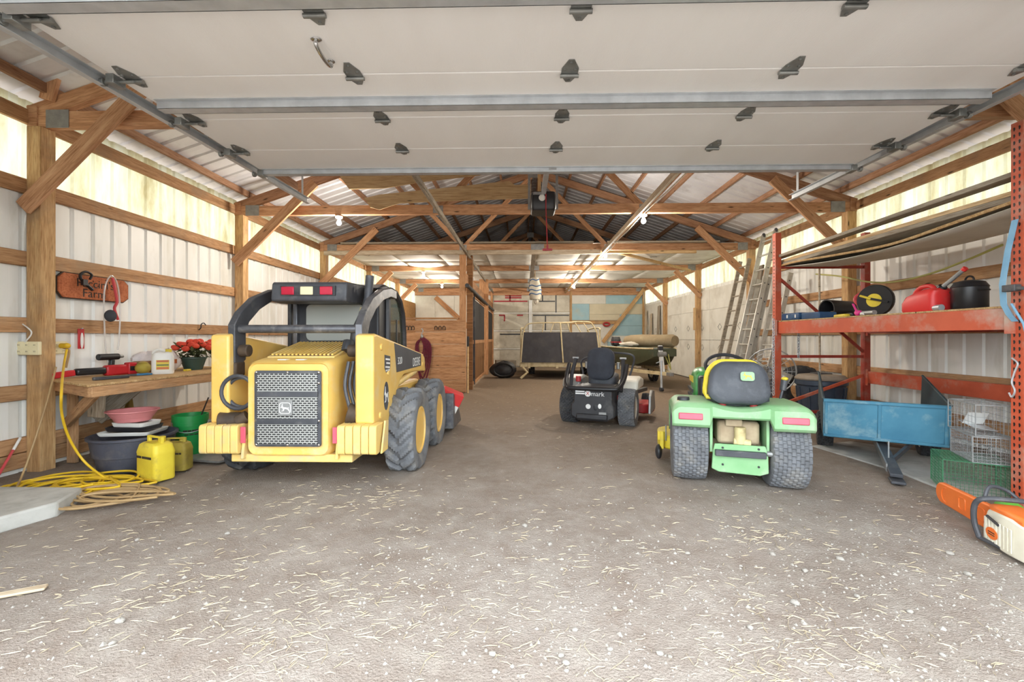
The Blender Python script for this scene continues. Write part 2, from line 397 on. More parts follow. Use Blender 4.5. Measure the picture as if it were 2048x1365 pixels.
# trusses
def rz(x, under=0): return CHZ + .04 + (HALF - abs(x - XC)) * PITCH + under
nth = ('nearest the entrance', 'second, above the motor unit', 'third, where the board ceiling starts', 'fourth from the entrance', 'fifth, last before the back wall', 'against the back wall')
for k in range(6):
    y = Y1 + k * SP + .07
    if k == 5: y -= .1
    T = thing('roof_truss', 'brown timber roof truss, ' + nth[k], 'truss', (0, y, 0), group='roof trusses')
    top = k < 6
    m = 'beam' if k < 3 else 'beam'
    zc = CHZ + CHH / 2
    for a, b in ((XL - .03, XC), (XC, XR + .03)):
        beam('bottom_chord', (a, 0, zc), (b, 0, zc), .076, CHH, m, T)
    for sg in (-1, 1):
        xe = XC + sg * HALF
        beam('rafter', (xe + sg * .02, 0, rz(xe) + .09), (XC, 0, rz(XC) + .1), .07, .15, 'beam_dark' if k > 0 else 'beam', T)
        xb = XC + sg * HALF / 3; xt = XC + sg * HALF / 2
        beam('web', (xb, .0, zc), (xt, 0, rz(xt) + .08), .038, .1, m, T)
        beam('web', (xb, .0, zc), (XC + sg * .03, 0, rz(XC) + .08), .038, .1, m, T)
        # knee brace in front of post and truss
        if k < 5:
            xp = xe - sg * .06
            if k < 3: e1 = (xp - sg * 1.27, -.12, 3.72)
            else: e1 = (xp - sg * .72, -.12, 3.2)
            s0 = 2.48
            beam('knee_brace', (xp + sg * .03, -.12, s0 - .03), e1, .042, .15, 'beam', T)
        G().box((xe - sg * .27, -.042, zc), (.22, .004, .17)).ob('gusset_plate', 'galv_dull', T)
        G().box((xb, -.042, zc), (.16, .004, .12)).ob('gusset_plate', 'galv_dull', T)
        G().box((xe - sg * .03, -.0, zc + .03), (.1, .1, .2)).ob('bearing_block', m, T, .004, 1)
    if k == 0: beam('web', at(118, 112, Y=y - .06) - Vector((0, y, 0)), at(94, 200, Y=y - .06) - Vector((0, y, 0)), .04, .13, m, T)
    G().box((XC, -.042, rz(XC) + .06), (.24, .004, .18)).ob('gusset_plate', 'galv_dull', T)
    G().box((XC + .05, -.042, zc), (.3, .004, .14)).ob('gusset_plate', 'galv_dull', T)
# roof: sheets and purlins
RF = sthing('ceiling')
for sg in (-1, 1):
    L = math.hypot(HALF + .3, (HALF + .3) * PITCH); me = None
    for k in range(20):
        y = 1.2 + k * PW
        if me is None:
            def pl(u, d, t, sg=sg):
                x = XC + sg * t * (HALF + .3); return (x, u, roof_z(x) + d)
            me = sheet(PW, pl, 0, 1).mesh('roof_sheet')
        link('roof_sheet', me, 'roofing', RF, loc=(0, y, 0))
    for j in range(1, 8):
        x = XC + sg * (.12 + j * .66)
        if abs(x - XC) > HALF: break
        for k in range(-1, 5):
            ya = Y1 + k * SP + .07; ya = max(ya, 1.3); yb = Y1 + (k + 1) * SP + .06
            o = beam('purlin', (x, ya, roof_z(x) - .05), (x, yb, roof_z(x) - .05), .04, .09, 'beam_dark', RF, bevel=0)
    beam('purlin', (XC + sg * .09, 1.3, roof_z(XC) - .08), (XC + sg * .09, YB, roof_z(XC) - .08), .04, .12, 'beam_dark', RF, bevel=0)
G().prism([(XC - .25, roof_z(XC) - .02), (XC, roof_z(XC) + .06), (XC + .25, roof_z(XC) - .02), (XC, roof_z(XC) + .09)], 1.2, YB + .1, 'y').ob('ridge_cap', 'roofing', RF)
# insulating board ceiling lying on the rear chords
for i in range(8):
    for j in range(4):
        x0 = XL + .02 + i * 1.225; y0 = Y1 + 2 * SP + .12 + j * 2.28; sag = -.01
        if (i, j) in ((1, 1), (6, 0), (2, 2), (6, 2)): sag = -.09
        def fn(u, v, x0=x0, y0=y0, sag=sag, dz=rnd.uniform(0, .012)):
            return (x0 + u * 1.215, y0 + v * 2.27, CHZ + CHH + .02 + dz + sag * math.sin(PI * v) * (1 - .3 * math.cos(2 * PI * u)) if sag > -.05 else CHZ + CHH + .02 + dz + sag * math.sin(PI * u) * math.sin(PI * v))
        G().surf(fn, 7, 7).ob('ceiling_board', 'foam', RF, solid=.012)
        if (i + j) % 2 == 0:    # printed maker's lozenge
            c_ = (x0 + .6, y0 + 1.2); g = G()
            for a in range(4):
                p = [(.09 * math.cos(PI / 2 * q), .13 * math.sin(PI / 2 * q)) for q in (a, a + 1)]
                g.bar((c_[0] + p[0][0], c_[1] + p[0][1], 0), (c_[0] + p[1][0], c_[1] + p[1][1], 0), .02, .001)
            g.ob('printed_mark', 'steel', RF, loc=(0, 0, CHZ + CHH + .009 + sag))
# long runners under the chords, with cable
for x, lab in ((-1.28, 'left'), (1.80, 'right')):
    o = thing('runner_board', 'long narrow timber nailed under the roof trusses, ' + lab + ' of the two', 'board', (x, 0, CHZ - .045), group='runners under the trusses')
    beam('plank', (0, 4.25, .001), (0, Y1 + 2 * SP, 0), .042, .088, 'pale_board' if lab == 'right' else 'grey_board', o)
    beam('plank', (.01, Y1 + 2 * SP - .6, -.0), (.02, YB - .1, 0), .042, .088, 'grey_board' if lab == 'left' else 'ply', o)
    pts = [(.04 + rnd.uniform(-.015, .03), 4.4 + i * .7, -.055 - rnd.uniform(0, .03)) for i in range(20)]
    G().tube(spline(pts, 3), .008, 6).ob('cable', 'pale_board' if lab == 'right' else 'grey_board', o)
o = beam('ridge_board', (XC - .02, 10.32, CHZ - .02), (XC + .02, YB - .2, CHZ - .02), .11, .04, 'grey_board'); tag(o, 'flat grey board running down the middle under the board ceiling', 'board')
# bare boards across truss 3
for (a, b, z, mt, lab) in ((XL + .1, -1.31, CHZ - .045, 'pale_board', 'pale board screwed under the third truss chord, left of the stall post'), (-1.24, 1.76, CHZ - .045, 'pale_board', 'pale board under the third truss chord in the middle'),
        (1.84, 3.9, CHZ - .05, 'bench', 'yellowish board under the third truss chord, right of the middle'), (2.1, 4.9, CHZ - .02, 'bench', 'thin curved lath spanning behind the third truss on the right')):
    yy = Y1 + 2 * SP + (.03 if mt == 'pale_board' or a < 2 else 1.1)
    tag(beam('cross_board', (a, yy - .03 if a < 2 else Y1 + 2 * SP + .1, z), (b, yy - .03 if a < 2 else Y1 + 3 * SP + .02, z), .05, .1 if mt == 'pale_board' else .07, mt), lab, 'board')
for (a, b) in ((XL + .5, -1.35), (-1.2, 1.6), (1.9, 4.4)):
    lab = {XL + .5: 'left', -1.2: 'middle', 1.9: 'right'}[a]
    tag(beam('loft_board', (a, Y1 + 2 * SP + .0, CHZ + CHH + .02), (b, Y1 + 2 * SP + .0, CHZ + CHH + .02), .14, .035, 'grey_board'), 'dusty grey board lying on top of the third truss chord, ' + lab + ' of three', 'board', 'boards on the third truss')
# weathered boards nailed up on the second truss
yb_ = Y1 + SP - .02
for pts, lab in (([(680, 352), (700, 344), (985, 340), (960, 352), (840, 366), (770, 378), (700, 380)], 'upper of two weathered boards nailed across the second truss'),
             ([(730, 398), (760, 391), (1018, 364), (1030, 372), (1062, 370), (1062, 398), (880, 404), (800, 408), (760, 421), (742, 416)], 'lower of two weathered boards nailed across the second truss')):
    P = [at(px, py, Y=yb_) for px, py in pts]
    o = G().prism([(p.x, p.z) for p in P], yb_ - .04, yb_ - .015, 'y').ob('weathered_board', 'ply', None); tag(o, lab, 'board', 'boards on the second truss')
# front wall with its opening
DX0, DX1, DHZ = -2.62, 3.16, 2.95
FW = sthing('wall_front')
G().bb((XL - .05, 1.1, 0), (DX0, 1.2, 5.2 - 1.7)).ob('wall_panel', 'siding', FW); G().bb((DX1, 1.1, 0), (XR + .05, 1.2, 3.5)).ob('wall_panel', 'siding', FW)
G().prism([(DX0, DHZ), (DX1, DHZ), (DX1, 3.5), (XR + .05, 3.5), (XC, roof_z(XC)), (XL - .05, 3.5), (DX0, 3.5)], 1.1, 1.2, 'y').ob('gable_panel', 'siding', FW)
# back wall
BW = sthing('wall_back')
G().prism([(XL - .05, -.02), (XR + .05, -.02), (XR + .05, roof_z(XR)), (XC, roof_z(XC) - .02), (XL - .05, roof_z(XL))], YB + .1, YB + .13, 'y').ob('gable_siding', 'siding', BW)
def back(px, py, Y=YB): return at(px, py, Y=Y)
bx0, bx1 = back(985, 600).x, back(1141, 600).x
def rect_board(name, x0, z0, x1, z1, y, mt, par, t=.02): return G().bb((x0, y, z0), (x1, y + t, z1)).ob(name, mt, par, .003, 1)
D2 = sthing('door_2')       # closed sectional door in the back wall
zt = back(1000, 587).z; hh = (zt - .05) / 4
for i in range(4):
    rect_board('door_section', bx0, .03 + i * hh, bx1, .03 + (i + 1) * hh - .008, YB + .03, 'back_door', D2, .04)
for z in (.03 + hh * 1.0, .03 + hh * 2, .03 + hh * 3.0 - .02):
    rect_board('strut', bx0 + .05, z - .06, bx1 - .03, z - .02, YB - .01, 'white_paint', D2, .04)
xm = back(1061, 600).x
rect_board('centre_stile', xm - .07, .9, xm + .07, zt - .3, YB - .025, 'white_paint', D2, .03)
def strip(px0, py0, px1, py1, w_, mt, par=D2):
    a = at(px0, py0, Y=YB - .0); b = at(px1, py1, Y=YB - .0); G().bar((a.x, YB + .022, a.z), (b.x, YB + .022, b.z), w_, .018 if abs(a.x - b.x) < .02 else w_ * .0 + .018).ob('tape_strip', mt, par)
def tape(px0, py0, px1, py1, mt, th=.06):
    a = at(px0, py0, Y=YB + .02); b = at(px1, py1, Y=YB + .02)
    if abs(a.z - b.z) < abs(a.x - b.x): G().bb((a.x, YB + .012, (a.z + b.z) / 2 - th / 2), (b.x, YB + .03, (a.z + b.z) / 2 + th / 2)).ob('tape_strip', mt, D2)
    else: G().bb(((a.x + b.x) / 2 - th / 2, YB + .012, a.z), ((a.x + b.x) / 2 + th / 2, YB + .03, b.z)).ob('tape_strip', mt, D2)
for t in ((988, 603, 1055, 603), (1010, 592, 1043, 592), (1010, 596, 1043, 596), (1020, 590, 1020, 603), (998, 631, 1010, 631), (1009, 631, 1009, 643), (1034, 631, 1046, 631)): tape(*t, 'red_tape')
for t in ((1078, 603, 1110, 603), (1112, 590, 1112, 627), (1085, 590, 1085, 603), (1066, 631, 1138, 631), (1091, 632, 1091, 662), (1000, 669, 1138, 669)): tape(*t, 'black_tape', .05)
# boards on the right part of the back wall
for (a, b, c_, d, mt) in ((1143, 576, 1212, 608, 'foam'), (1212, 576, 1290, 608, 'foam_blue'), (1143, 608, 1179, 641, 'foam_blue'), (1179, 608, 1290, 629, 'cream_board'), (1179, 629, 1240, 641, 'cream_board'), (1240, 629, 1290, 652, 'foam_blue'),
        (1143, 647, 1225, 677, 'foam'), (1225, 652, 1290, 672, 'foam_blue'), (1143, 677, 1215, 735, 'foam'), (1215, 672, 1290, 684, 'foam'), (1215, 684, 1290, 700, 'foam_blue'), (1215, 700, 1290, 735, 'foam')):
    p, q = back(a, b), back(c_, d); rect_board('wall_board', p.x + .004, max(q.z, 0) + .004, min(q.x, XR) - .004, p.z - .004, YB + .03 + rnd.uniform(-.008, .008), mt, BW)
pa = back(1141, 645); pb = back(1240, 645)
beam('wall_rail', (pa.x, YB - .01, pa.z), (pb.x, YB - .01, pa.z), .04, .15, 'post', BW)
for px in (1141.5, 1287): p = back(px, 650); beam('wall_stud', (p.x, YB - .02, 0), (p.x, YB - .02, CHZ), .14, .09, 'post', BW)
p = back(1287, 579); q = back(1205, 680); beam('diagonal_brace', (p.x, YB - .1, p.z), (q.x, YB - .1, q.z - .1), .05, .16, 'post', BW)
beam('lintel', (XL, YB - .02, CHZ - .06), (XR, YB - .02, CHZ - .06), .05, .2, 'beam', BW)
for px in (983.5,): p = back(px, 650); beam('wall_stud', (p.x, YB - .02, 0), (p.x, YB - .02, CHZ), .12, .09, 'stall', BW)
# left part of the back wall, seen over the stall
for i in range(4): rect_board('wall_board', XL + .02 + i * .84, .02, XL + .02 + i * .84 + .832, 3.05, YB + .03, 'foam', BW)
beam('diagonal_brace', (-3.75, YB - .03, 3.0), (-2.1, YB - .03, 1.5), .05, .2, 'stall', BW)
# boards lining the rear of the side walls
for k in range(4):
    ya = Y1 + 2 * SP + .2 + k * 2.26
    for z0, z1 in ((.02, 1.18), (1.19, 2.03), (2.035, 2.6)):
        G().bb((XR - .012, ya, z0), (XR + .002, min(ya + 2.25, YB), z1)).ob('lining_board', 'foam', WR)
        if z0 < 1.5:
            for q in range(2):
                g = G(); cy, cz = ya + .5 + q * 1.1, z0 + (.95 if z0 < 1 else .35)
                for a in range(4):
                    pp = [(.11 * math.cos(PI / 2 * t), .09 * math.sin(PI / 2 * t)) for t in (a, a + 1)]
                    g.bar((XR - .0135, cy + pp[0][0], cz + pp[0][1]), (XR - .0135, cy + pp[1][0], cz + pp[1][1]), .016, .002, 0)
                g.ob('printed_mark', 'galv_dull', WR)
    G().bb((XL - .002, ya, .02), (XL + .012, min(ya + 2.25, YB), 2.74)).ob('lining_board', 'brown_ply', WL)
# ---------------------------------------------------------------- overhead door
OD = sthing('door_1')
DX0, DX1 = -2.47, 3.03; DY1, SEC, DZ = 4.27, .533, 2.83
DM = (DX0 + DX1) / 2
secm = G().bb((DX0, .003, 0), (DX1, SEC - .003, .05)).mesh('door_section')
for i in range(5):
    link('door_section', secm, 'door_white', OD, .006, 2, loc=(0, DY1 - (i + 1) * SEC, DZ))
def strut(y, w_=.075, d=.05):
    G().bb((DX0 + .03, y - w_ / 2, DZ - d), (DX1 - .03, y + w_ / 2, DZ - d + .004)).bb((DX0 + .03, y - w_ / 2, DZ - d), (DX1 - .03, y - w_ / 2 + .004, DZ)).bb((DX0 + .03, y + w_ / 2 - .004, DZ - d), (DX1 - .03, y + w_ / 2, DZ)).bb((DX0 + .03, y - w_ / 2 - .03, DZ - .004), (DX1 - .03, y + w_ / 2 + .03, DZ)).ob('strut', 'galv', OD)
strut(DY1 - 2 * SEC - .22); strut(DY1 - .06, .06, .04); strut(DY1 - 4 * SEC - .1)
hg = G().prism([(-.045, -.02), (.045, -.02), (.045, .035), (.014, .1), (-.014, .1), (-.045, .035)], -.004, 0, 'z')
hg.prism([(-.04, .0), (-.04, -.03), (-.014, -.075), (.014, -.075), (.04, -.03), (.04, 0)], -.005, -.001, 'z')
hg.cyl((-.05, -.012, -.014), (.05, -.012, -.014), .011, n=10)
for q in ((0, .08), (.0, -.058), (-.028, .03), (.028, .03)): hg.cyl((q[0], q[1], -.012), (q[0], q[1], 0), .008, n=6)
hme = hg.mesh('hinge')
for i in range(1, 5):
    y = DY1 - i * SEC
    for x in (DX0 + .1, DM - 1.29, DM, DM + 1.29, DX1 - .1):
        link('hinge', hme, 'steel', OD, loc=(x, y + .01, DZ - .001), rot=(0, 0, PI)).scale = (1.1, 1.25, 1)
for sg, xx in ((-1, DX0), (1, DX1)):
    for i in range(0, 5):
        y = DY1 - i * SEC - (.06 if i == 0 else 0)
        G().cyl((xx - sg * .12, y, DZ - .03), (xx + sg * .085, y, DZ - .03), .009).cyl((xx + sg * .06, y, DZ - .03), (xx + sg * .085, y, DZ - .03), .024, n=12).bb((xx - sg * .03, y - .045, DZ - .055), (xx + sg * .02, y + .045, DZ)).ob('roller_bracket', 'steel', OD, .003, 1)
    # track: C channel
    xa, xb = xx + sg * .06, xx + sg * .1
    T = thing('door_track', 'galvanised steel overhead door track on the ' + ('left' if sg < 0 else 'right'), 'track', (0, 0, 0), group='overhead door tracks')
    ya, yb = 1.65, 5.3
    def zt_(y): return DZ - .062 + (y - 2.2) * .025
    G().loft([[(xa, y, zt_(y)), (xb, y, zt_(y)), (xb, y, zt_(y) + .065), (xa, y, zt_(y) + .065), (xa, y, zt_(y) + .061), (xb - sg * .004, y, zt_(y) + .061), (xb - sg * .004, y, zt_(y) + .004), (xa, y, zt_(y) + .004)] for y in (ya, yb)]).ob('channel', 'galv', T)
    for y in (3.6, 5.2): G().bb((xb, y - .02, zt_(y)), (xb + sg * .004, y + .02, CHZ + .3)).ob('hanger', 'galv', T)
    if sg < 0: tag(beam('track_timber', (xb - .09, 3.2, DZ + .16), (xb - .05, 5.15, DZ + .17), .045, .1, 'beam_dark'), 'dark timber hung beside the left door track', 'board')
# pull handle and centre arm bracket on the door
hp = at(632, 78, Z=DZ); hq = at(662, 122, Z=DZ)
G().tube(spline([hp + Vector((0, 0, -.002)), hp + Vector((0, 0, -.03)), hp.lerp(hq, .3) + Vector((0, 0, -.045)), hp.lerp(hq, .7) + Vector((0, 0, -.045)), hq + Vector((0, 0, -.03)), hq + Vector((0, 0, -.002))], 5), .011, 10).ball(hp + Vector((0, 0, -.004)), (.03, .022, .006)).ball(hq + Vector((0, 0, -.004)), (.022, .022, .006)).ob('pull_handle', 'chrome', OD)
G().box((DM + .0, DY1 - .07, DZ - .012), (.07, .05, .02)).bar((DM, DY1 - .08, DZ - .02), (DM + .0, DY1 + .35, DZ + .2), .025, .006).ob('arm_bracket', 'galv_dull', OD)
# motor unit hung from the second truss
mp_ = at(1086, 408, Y=6.2)
MU = thing('door_opener', 'black garage door motor unit hanging at the middle of the second truss', 'door opener', (mp_.x, 6.2, mp_.z - .13))
G().loft([[(x * q, y * q, z) for x, y in rrect(.34, .36, .05)] for z, q in ((0, .9), (.03, 1), (.2, 1), (.25, .93))]).ob('housing', 'black_plastic', MU, .006)
G().ball((-.02, -.17, .16), (.05, .025, .05)).ob('lamp_lens', 'white_plastic', MU); G().bb((-.14, -.184, .2), (-.02, -.178, .235)).ob('label_sticker', 'galv_dull', MU)
for x in (-.19, .19): G().bar((x, 0, .05), (x, .0, .62), .003, .035).ob('strap', 'galv_dull', MU)
G().bb((-.03, -2.9 + .95, .2), (.03, .0, .25)).ob('rail', 'galv', MU)
beam('hanger_board', (-.05, .02, .24), (-.05, .02, .95), .1, .04, 'post', MU)
G().tube([(.03, -.2, .2), (.03, -.2, .0), (.05, -.2, -.52)], .007, 6).ob('release_cord', 'red_tape', MU); G().box((.05, -.2, -.54), (.13, .02, .03)).box((.05, -.2, -.51), (.03, .02, .06)).ob('release_handle', 'red_tape', MU, .005)
G().tube(spline([(-.02, -.22, .28), (.05, -.25, .4), (0, -.22, .48), (.06, -.2, .55)], 5), .012, 7).ob('trolley_chain', 'steel', MU)
# bulbs
def bulb(px, py, Y, lab):
    p = at(px, py, Y=Y); p.z = min(p.z, CHZ - .12); o = thing('light_bulb', lab, 'light bulb', (p.x, p.y, p.z), group='bare ceiling bulbs')
    G().lathe([(.001, -.045), (.022, -.04), (.036, -.02), (.038, 0), (.03, .025), (.018, .045), (.015, .06)], 16).ob('glass', 'bulb', o)
    G().lathe([(.03, .06), (.055, .075), (.06, .1), (.05, .11)], 16).ob('socket', 'white_plastic', o)
    G().cyl((0, 0, .11), (0, 0, max(.13, CHZ - p.z)), .01).ob('stem', 'white_plastic', o)
    ld = bpy.data.lights.new('bulb_light', 'POINT'); ld.energy = BULB; ld.color = (1, .93, .82); ld.shadow_soft_size = .07
    l = bpy.data.objects.new('bulb_light', ld); COL.objects.link(l); l.parent = o; l.location = (0, 0, -.13)
for px, py, Y, lab in ((678, 440, 7.22, 'lit bare bulb above the yellow loader, behind the second truss'), (1287, 437, 7.22, 'lit bare bulb right of the motor unit'), (847, 551, 13.32, 'lit bare bulb over the stall, nearer one'),
        (884, 574, 16.37, 'lit bare bulb over the stall, farther one'), (1211, 511, 10.27, 'lit bare bulb just behind the third truss, right side'), (1176, 551, 13.32, 'lit bare bulb under the fourth truss, right side'), (1148, 575, 16.37, 'lit bare bulb farthest back on the right')):
    bulb(px, py, Y, lab)
# ---------------------------------------------------------------- vehicle palette
SPEC.update({
 'cat_yellow': plain((230, 190, 104), (223, 179, 90), .4, 0, 3, .06, 90, dirt=(220, 196, 146), damt=.38, dsc=4),
 'dusty_yellow': plain((228, 194, 116), (220, 184, 100), .6, 0, 5, .15, 70, dirt=(196, 178, 140), damt=.55, dsc=5),
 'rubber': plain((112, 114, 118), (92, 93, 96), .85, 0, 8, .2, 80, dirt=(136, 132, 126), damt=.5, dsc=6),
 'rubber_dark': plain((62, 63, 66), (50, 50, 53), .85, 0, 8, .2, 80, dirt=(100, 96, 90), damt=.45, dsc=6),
 'gun_grey': plain((78, 79, 84), (62, 63, 68), .5, .2, 6, .1, 80, dirt=(112, 110, 108), damt=.4, dsc=5),
 'worn_steel': plain((112, 112, 116), (84, 85, 90), .4, .6, 9, .15, 50, dirt=(150, 148, 146), damt=.4, dsc=8),
 'cab_black': plain((46, 46, 50), (36, 36, 40), .5, 0, 5, .1, 90, dirt=(90, 88, 86), damt=.35, dsc=4),
 'greasy': plain((82, 66, 52), (56, 46, 38), .7, .2, 12, .3, 60),
 'red_lens': plain((186, 34, 62), (170, 26, 50), .25, bump=.02), 'faded_lens': plain((208, 90, 108), (196, 78, 98), .35, bump=.02),
 'amber_white': plain((238, 226, 188), (230, 216, 172), .3, bump=.02),
 'decal_dark': plain((74, 76, 82), (66, 68, 74), .45, bump=.03), 'decal_white': plain((240, 240, 238), None, .5, bump=0),
 'cab_glass': glassy((70, 76, 66), .06, .72), 'rear_glass': glassy((168, 170, 164), .25, .8),  # rear_glass: pale grey paints the reflection into the pane
 'jd_green': plain((62, 148, 68), (50, 132, 58), .35, 0, 4, .04, 80, dirt=(128, 178, 120), damt=.3, dsc=3),
 'faded_green': plain((142, 182, 136), (120, 168, 116), .5, 0, 3, .08, 70, dirt=(168, 186, 156), damt=.45, dsc=4),
 'jd_yellow': plain((228, 204, 60), (214, 188, 48), .45, dirt=(186, 170, 90), damt=.3, dsc=6),
 'vinyl': plain((74, 77, 84), (58, 60, 66), .55, 0, 4, .25, 140, dirt=(96, 98, 104), damt=.4, dsc=3),
 'dusty_tan': plain((178, 160, 132), (152, 132, 106), .85, 0, 8, .3, 50), 'rim_cream': plain((206, 190, 142), (186, 168, 118), .6, dirt=(150, 132, 96), damt=.5, dsc=6),
 'rim_white': plain((222, 218, 206), (206, 200, 186), .5), 'dusty_red': plain((176, 44, 46), (156, 36, 38), .5),
 'fabric_black': plain((58, 61, 70), (46, 48, 56), .85, bump=.3, bs_=200),
})
def mk_grille(name):
    m, nt, b = base(name); v = coords(nt, rand=False); sw = N(nt, 'ShaderNodeSeparateXYZ'); cb = N(nt, 'ShaderNodeCombineXYZ')
    nt.links.new(v, sw.inputs[0]); nt.links.new(sw.outputs['X'], cb.inputs['X']); nt.links.new(sw.outputs['Z'], cb.inputs['Y'])
    br = N(nt, 'ShaderNodeTexBrick'); br.inputs['Color1'].default_value = br.inputs['Color2'].default_value = (.012, .012, .014, 1); br.inputs['Mortar'].default_value = (.42, .42, .40, 1)
    br.inputs['Scale'].default_value = 1; br.inputs['Brick Width'].default_value = .036; br.inputs['Row Height'].default_value = .018; br.inputs['Mortar Size'].default_value = .0046; br.inputs['Mortar Smooth'].default_value = .1
    nt.links.new(cb.outputs[0], br.inputs['Vector']); nt.links.new(br.outputs['Color'], b.inputs['Base Color']); b.inputs['Roughness'].default_value = .45; b.inputs['Metallic'].default_value = .3
    bumpn(nt, b, br.outputs['Fac'], .8, .004); return m
SPEC['grille'] = mk_grille

def tire(Rr, W, rim, pat, axle=None, nl=18):
    g = G(); prof = []
    h = Rr - rim
    for u, r in ((-.74, rim), (-.9, rim + .22 * h), (-1.0, rim + .5 * h), (-.985, rim + .76 * h)): prof.append((u, r, 0))
    nt_ = 36 if pat == 'turf' else 14
    for i in range(nt_ + 1):
        u = -.92 + 1.84 * i / nt_; prof.append((u, Rr - .10 * h * abs(u) ** 3, 1))
    prof += [(-u, r, 0) for u, r, t in prof[3::-1]] if False else [(.985, rim + .76 * h, 0), (1.0, rim + .5 * h, 0), (.9, rim + .22 * h, 0), (.74, rim, 0)]
    per = 6 if pat == 'turf' else 8; n = nl * per; m = len(prof)
    def d(i, j):
        u, r, t = prof[j]
        if not t: return 0
        th = i / per
        if pat == 'lug':
            ph = (th + abs(u) * .85 + (0 if u < 0 else .5)) % 1
            return (.0 if ph > .5 else .03 * min(1, Rr / .38)) * (1 if .04 < abs(u) else .4) if abs(u) < .9 else (.014 if ph < .5 else 0)
        row = int((u + .92) / 1.84 * 9 * .9999); q = (u + .92) / 1.84 * 9 - row
        ph = (th + .5 * (row % 2)) % 1
        return 0 if (q < .12 or ph < .17) else .013
    vs_ = []
    for i in range(n):
        a = 2 * PI * i / n
        for j in range(m):
            u, r, t = prof[j]; r = r + d(i, j); x = u * W / 2; z = r * math.sin(a); y = r * math.cos(a)
            if axle is not None and z < -axle + .06:
                ov = max(0, -axle - z); x *= 1 + min(.22, ov * 3.2); z = max(z, -axle)
            vs_.append((x, y, z))
    fs = [(i * m + j, ((i + 1) % n) * m + j, ((i + 1) % n) * m + j + 1, i * m + j + 1) for i in range(n) for j in range(m - 1)]
    return g.add(vs_, fs)
TOX = Matrix.Rotation(R(90), 4, 'Y')      # lathe axis z -> x
def rim_g(r, W, dish=.04, sd=1):
    p = [(r * 1.04, -W * .42), (r * 1.06, -W * .36), (r * .95, -W * .30), (r * .93, W * .12), (r * .55, W * .42 - dish * 2), (r * .3, W * .42 - dish * 1.4), (.02, W * .42 - dish * 1.4)]
    p2 = [(r * 1.06, W * .38), (r * 1.06, W * .42), (r * .97, W * .43), (r * .9, W * .42 - dish), (r * .86, W * .42 - dish * 2.2), (r * .5, W * .42 - dish * 2.2), (r * .42, W * .42 - dish * 1.2), (.01, W * .42 - dish * 1.2)]
    g = G().lathe(p2, 28, TOX if sd > 0 else Matrix.Rotation(PI, 4, 'Z') @ TOX)
    g.lathe([(r * 1.06, W * .38), (r * 1.06, W * .41), (r * .9, W * .38), (r * .8, W * .2), (r * .3, W * .15), (.01, W * .15)], 28, Matrix.Rotation(PI, 4, 'Z') @ TOX if sd > 0 else TOX)
    return g
DEER = [(-.48, .13), (-.36, .22), (-.30, .48), (-.24, .48), (-.26, .24), (-.16, .14), (.10, .11), (.30, .08), (.40, .16), (.39, .0), (.45, -.14), (.56, -.36), (.47, -.36), (.33, -.14), (.16, -.06), (-.06, -.05), (-.12, -.26), (-.36, -.31), (-.36, -.24), (-.20, -.20), (-.24, .0), (-.31, .09), (-.47, .06)]
def deer(name, s, mt, par, loc, rot, sx=1):
    o = G().prism([(x * s * sx, y * s) for x, y in DEER], -.001, .001, 'z').ob(name, mt, par, loc=loc, rot=rot); return o

# ---------------------------------------------------------------- skid steer loader
SX, SY = -1.88, 4.9
SK = thing('skid_steer_loader', 'yellow skid steer loader parked rear first beside the workbench', 'loader', (SX, SY, 0))
def sk(g, name, mt, bevel=0, par=None, seg=2, **kw):
    if par is None or par is SK: return g.ob(name, mt, SK, bevel, seg, loc=(0, -SY, 0), **kw)
    o = g.ob(name, mt, par, bevel, seg, **kw); o.location = (0, 0, 0) if par.location[1] else (0, -SY, 0); return o
AX = .345
for sd in (-1, 1):
    for yy in (4.42, 5.42):
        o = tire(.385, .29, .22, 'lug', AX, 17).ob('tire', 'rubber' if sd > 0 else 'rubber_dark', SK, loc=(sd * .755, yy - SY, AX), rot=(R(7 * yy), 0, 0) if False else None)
        rm = rim_g(.215, .29, .05, sd).ob('rim', 'cat_yellow', o)
        for q in range(8):
            a = 2 * PI * q / 8; G().cyl((sd * .055, .08 * math.cos(a), .08 * math.sin(a)), (sd * .08, .08 * math.cos(a), .08 * math.sin(a)), .009, n=6).ob('wheel_nut', 'worn_steel', rm) if sd > 0 else None
# chassis
sk(G().prism([(3.98, .26), (5.75, .24), (5.8, .45), (5.6, .74), (4.0, .78)], -.58, .58, 'x'), 'chassis', 'cat_yellow', .02)
sk(G().bb((-.5, 3.62, .235), (.5, 4.0, .3)), 'rear_sill', 'dusty_yellow', .01)
# hood with rounded rear frame
hx = -.015
rings = []
for (y, wd, z0, z1, r) in ((3.615, .64, .305, 1.035, .06), (3.6, .66, .30, 1.045, .07), (3.635, .69, .285, 1.06, .07), (3.75, .70, .28, 1.075, .06), (4.35, .66, .28, 1.14, .05)):
    rings.append([(hx + a, y, (z0 + z1) / 2 + b) for a, b in rrect(wd, z1 - z0, r, 5)])
hood = sk(G().loft(rings[0:]), 'hood', 'cat_yellow')
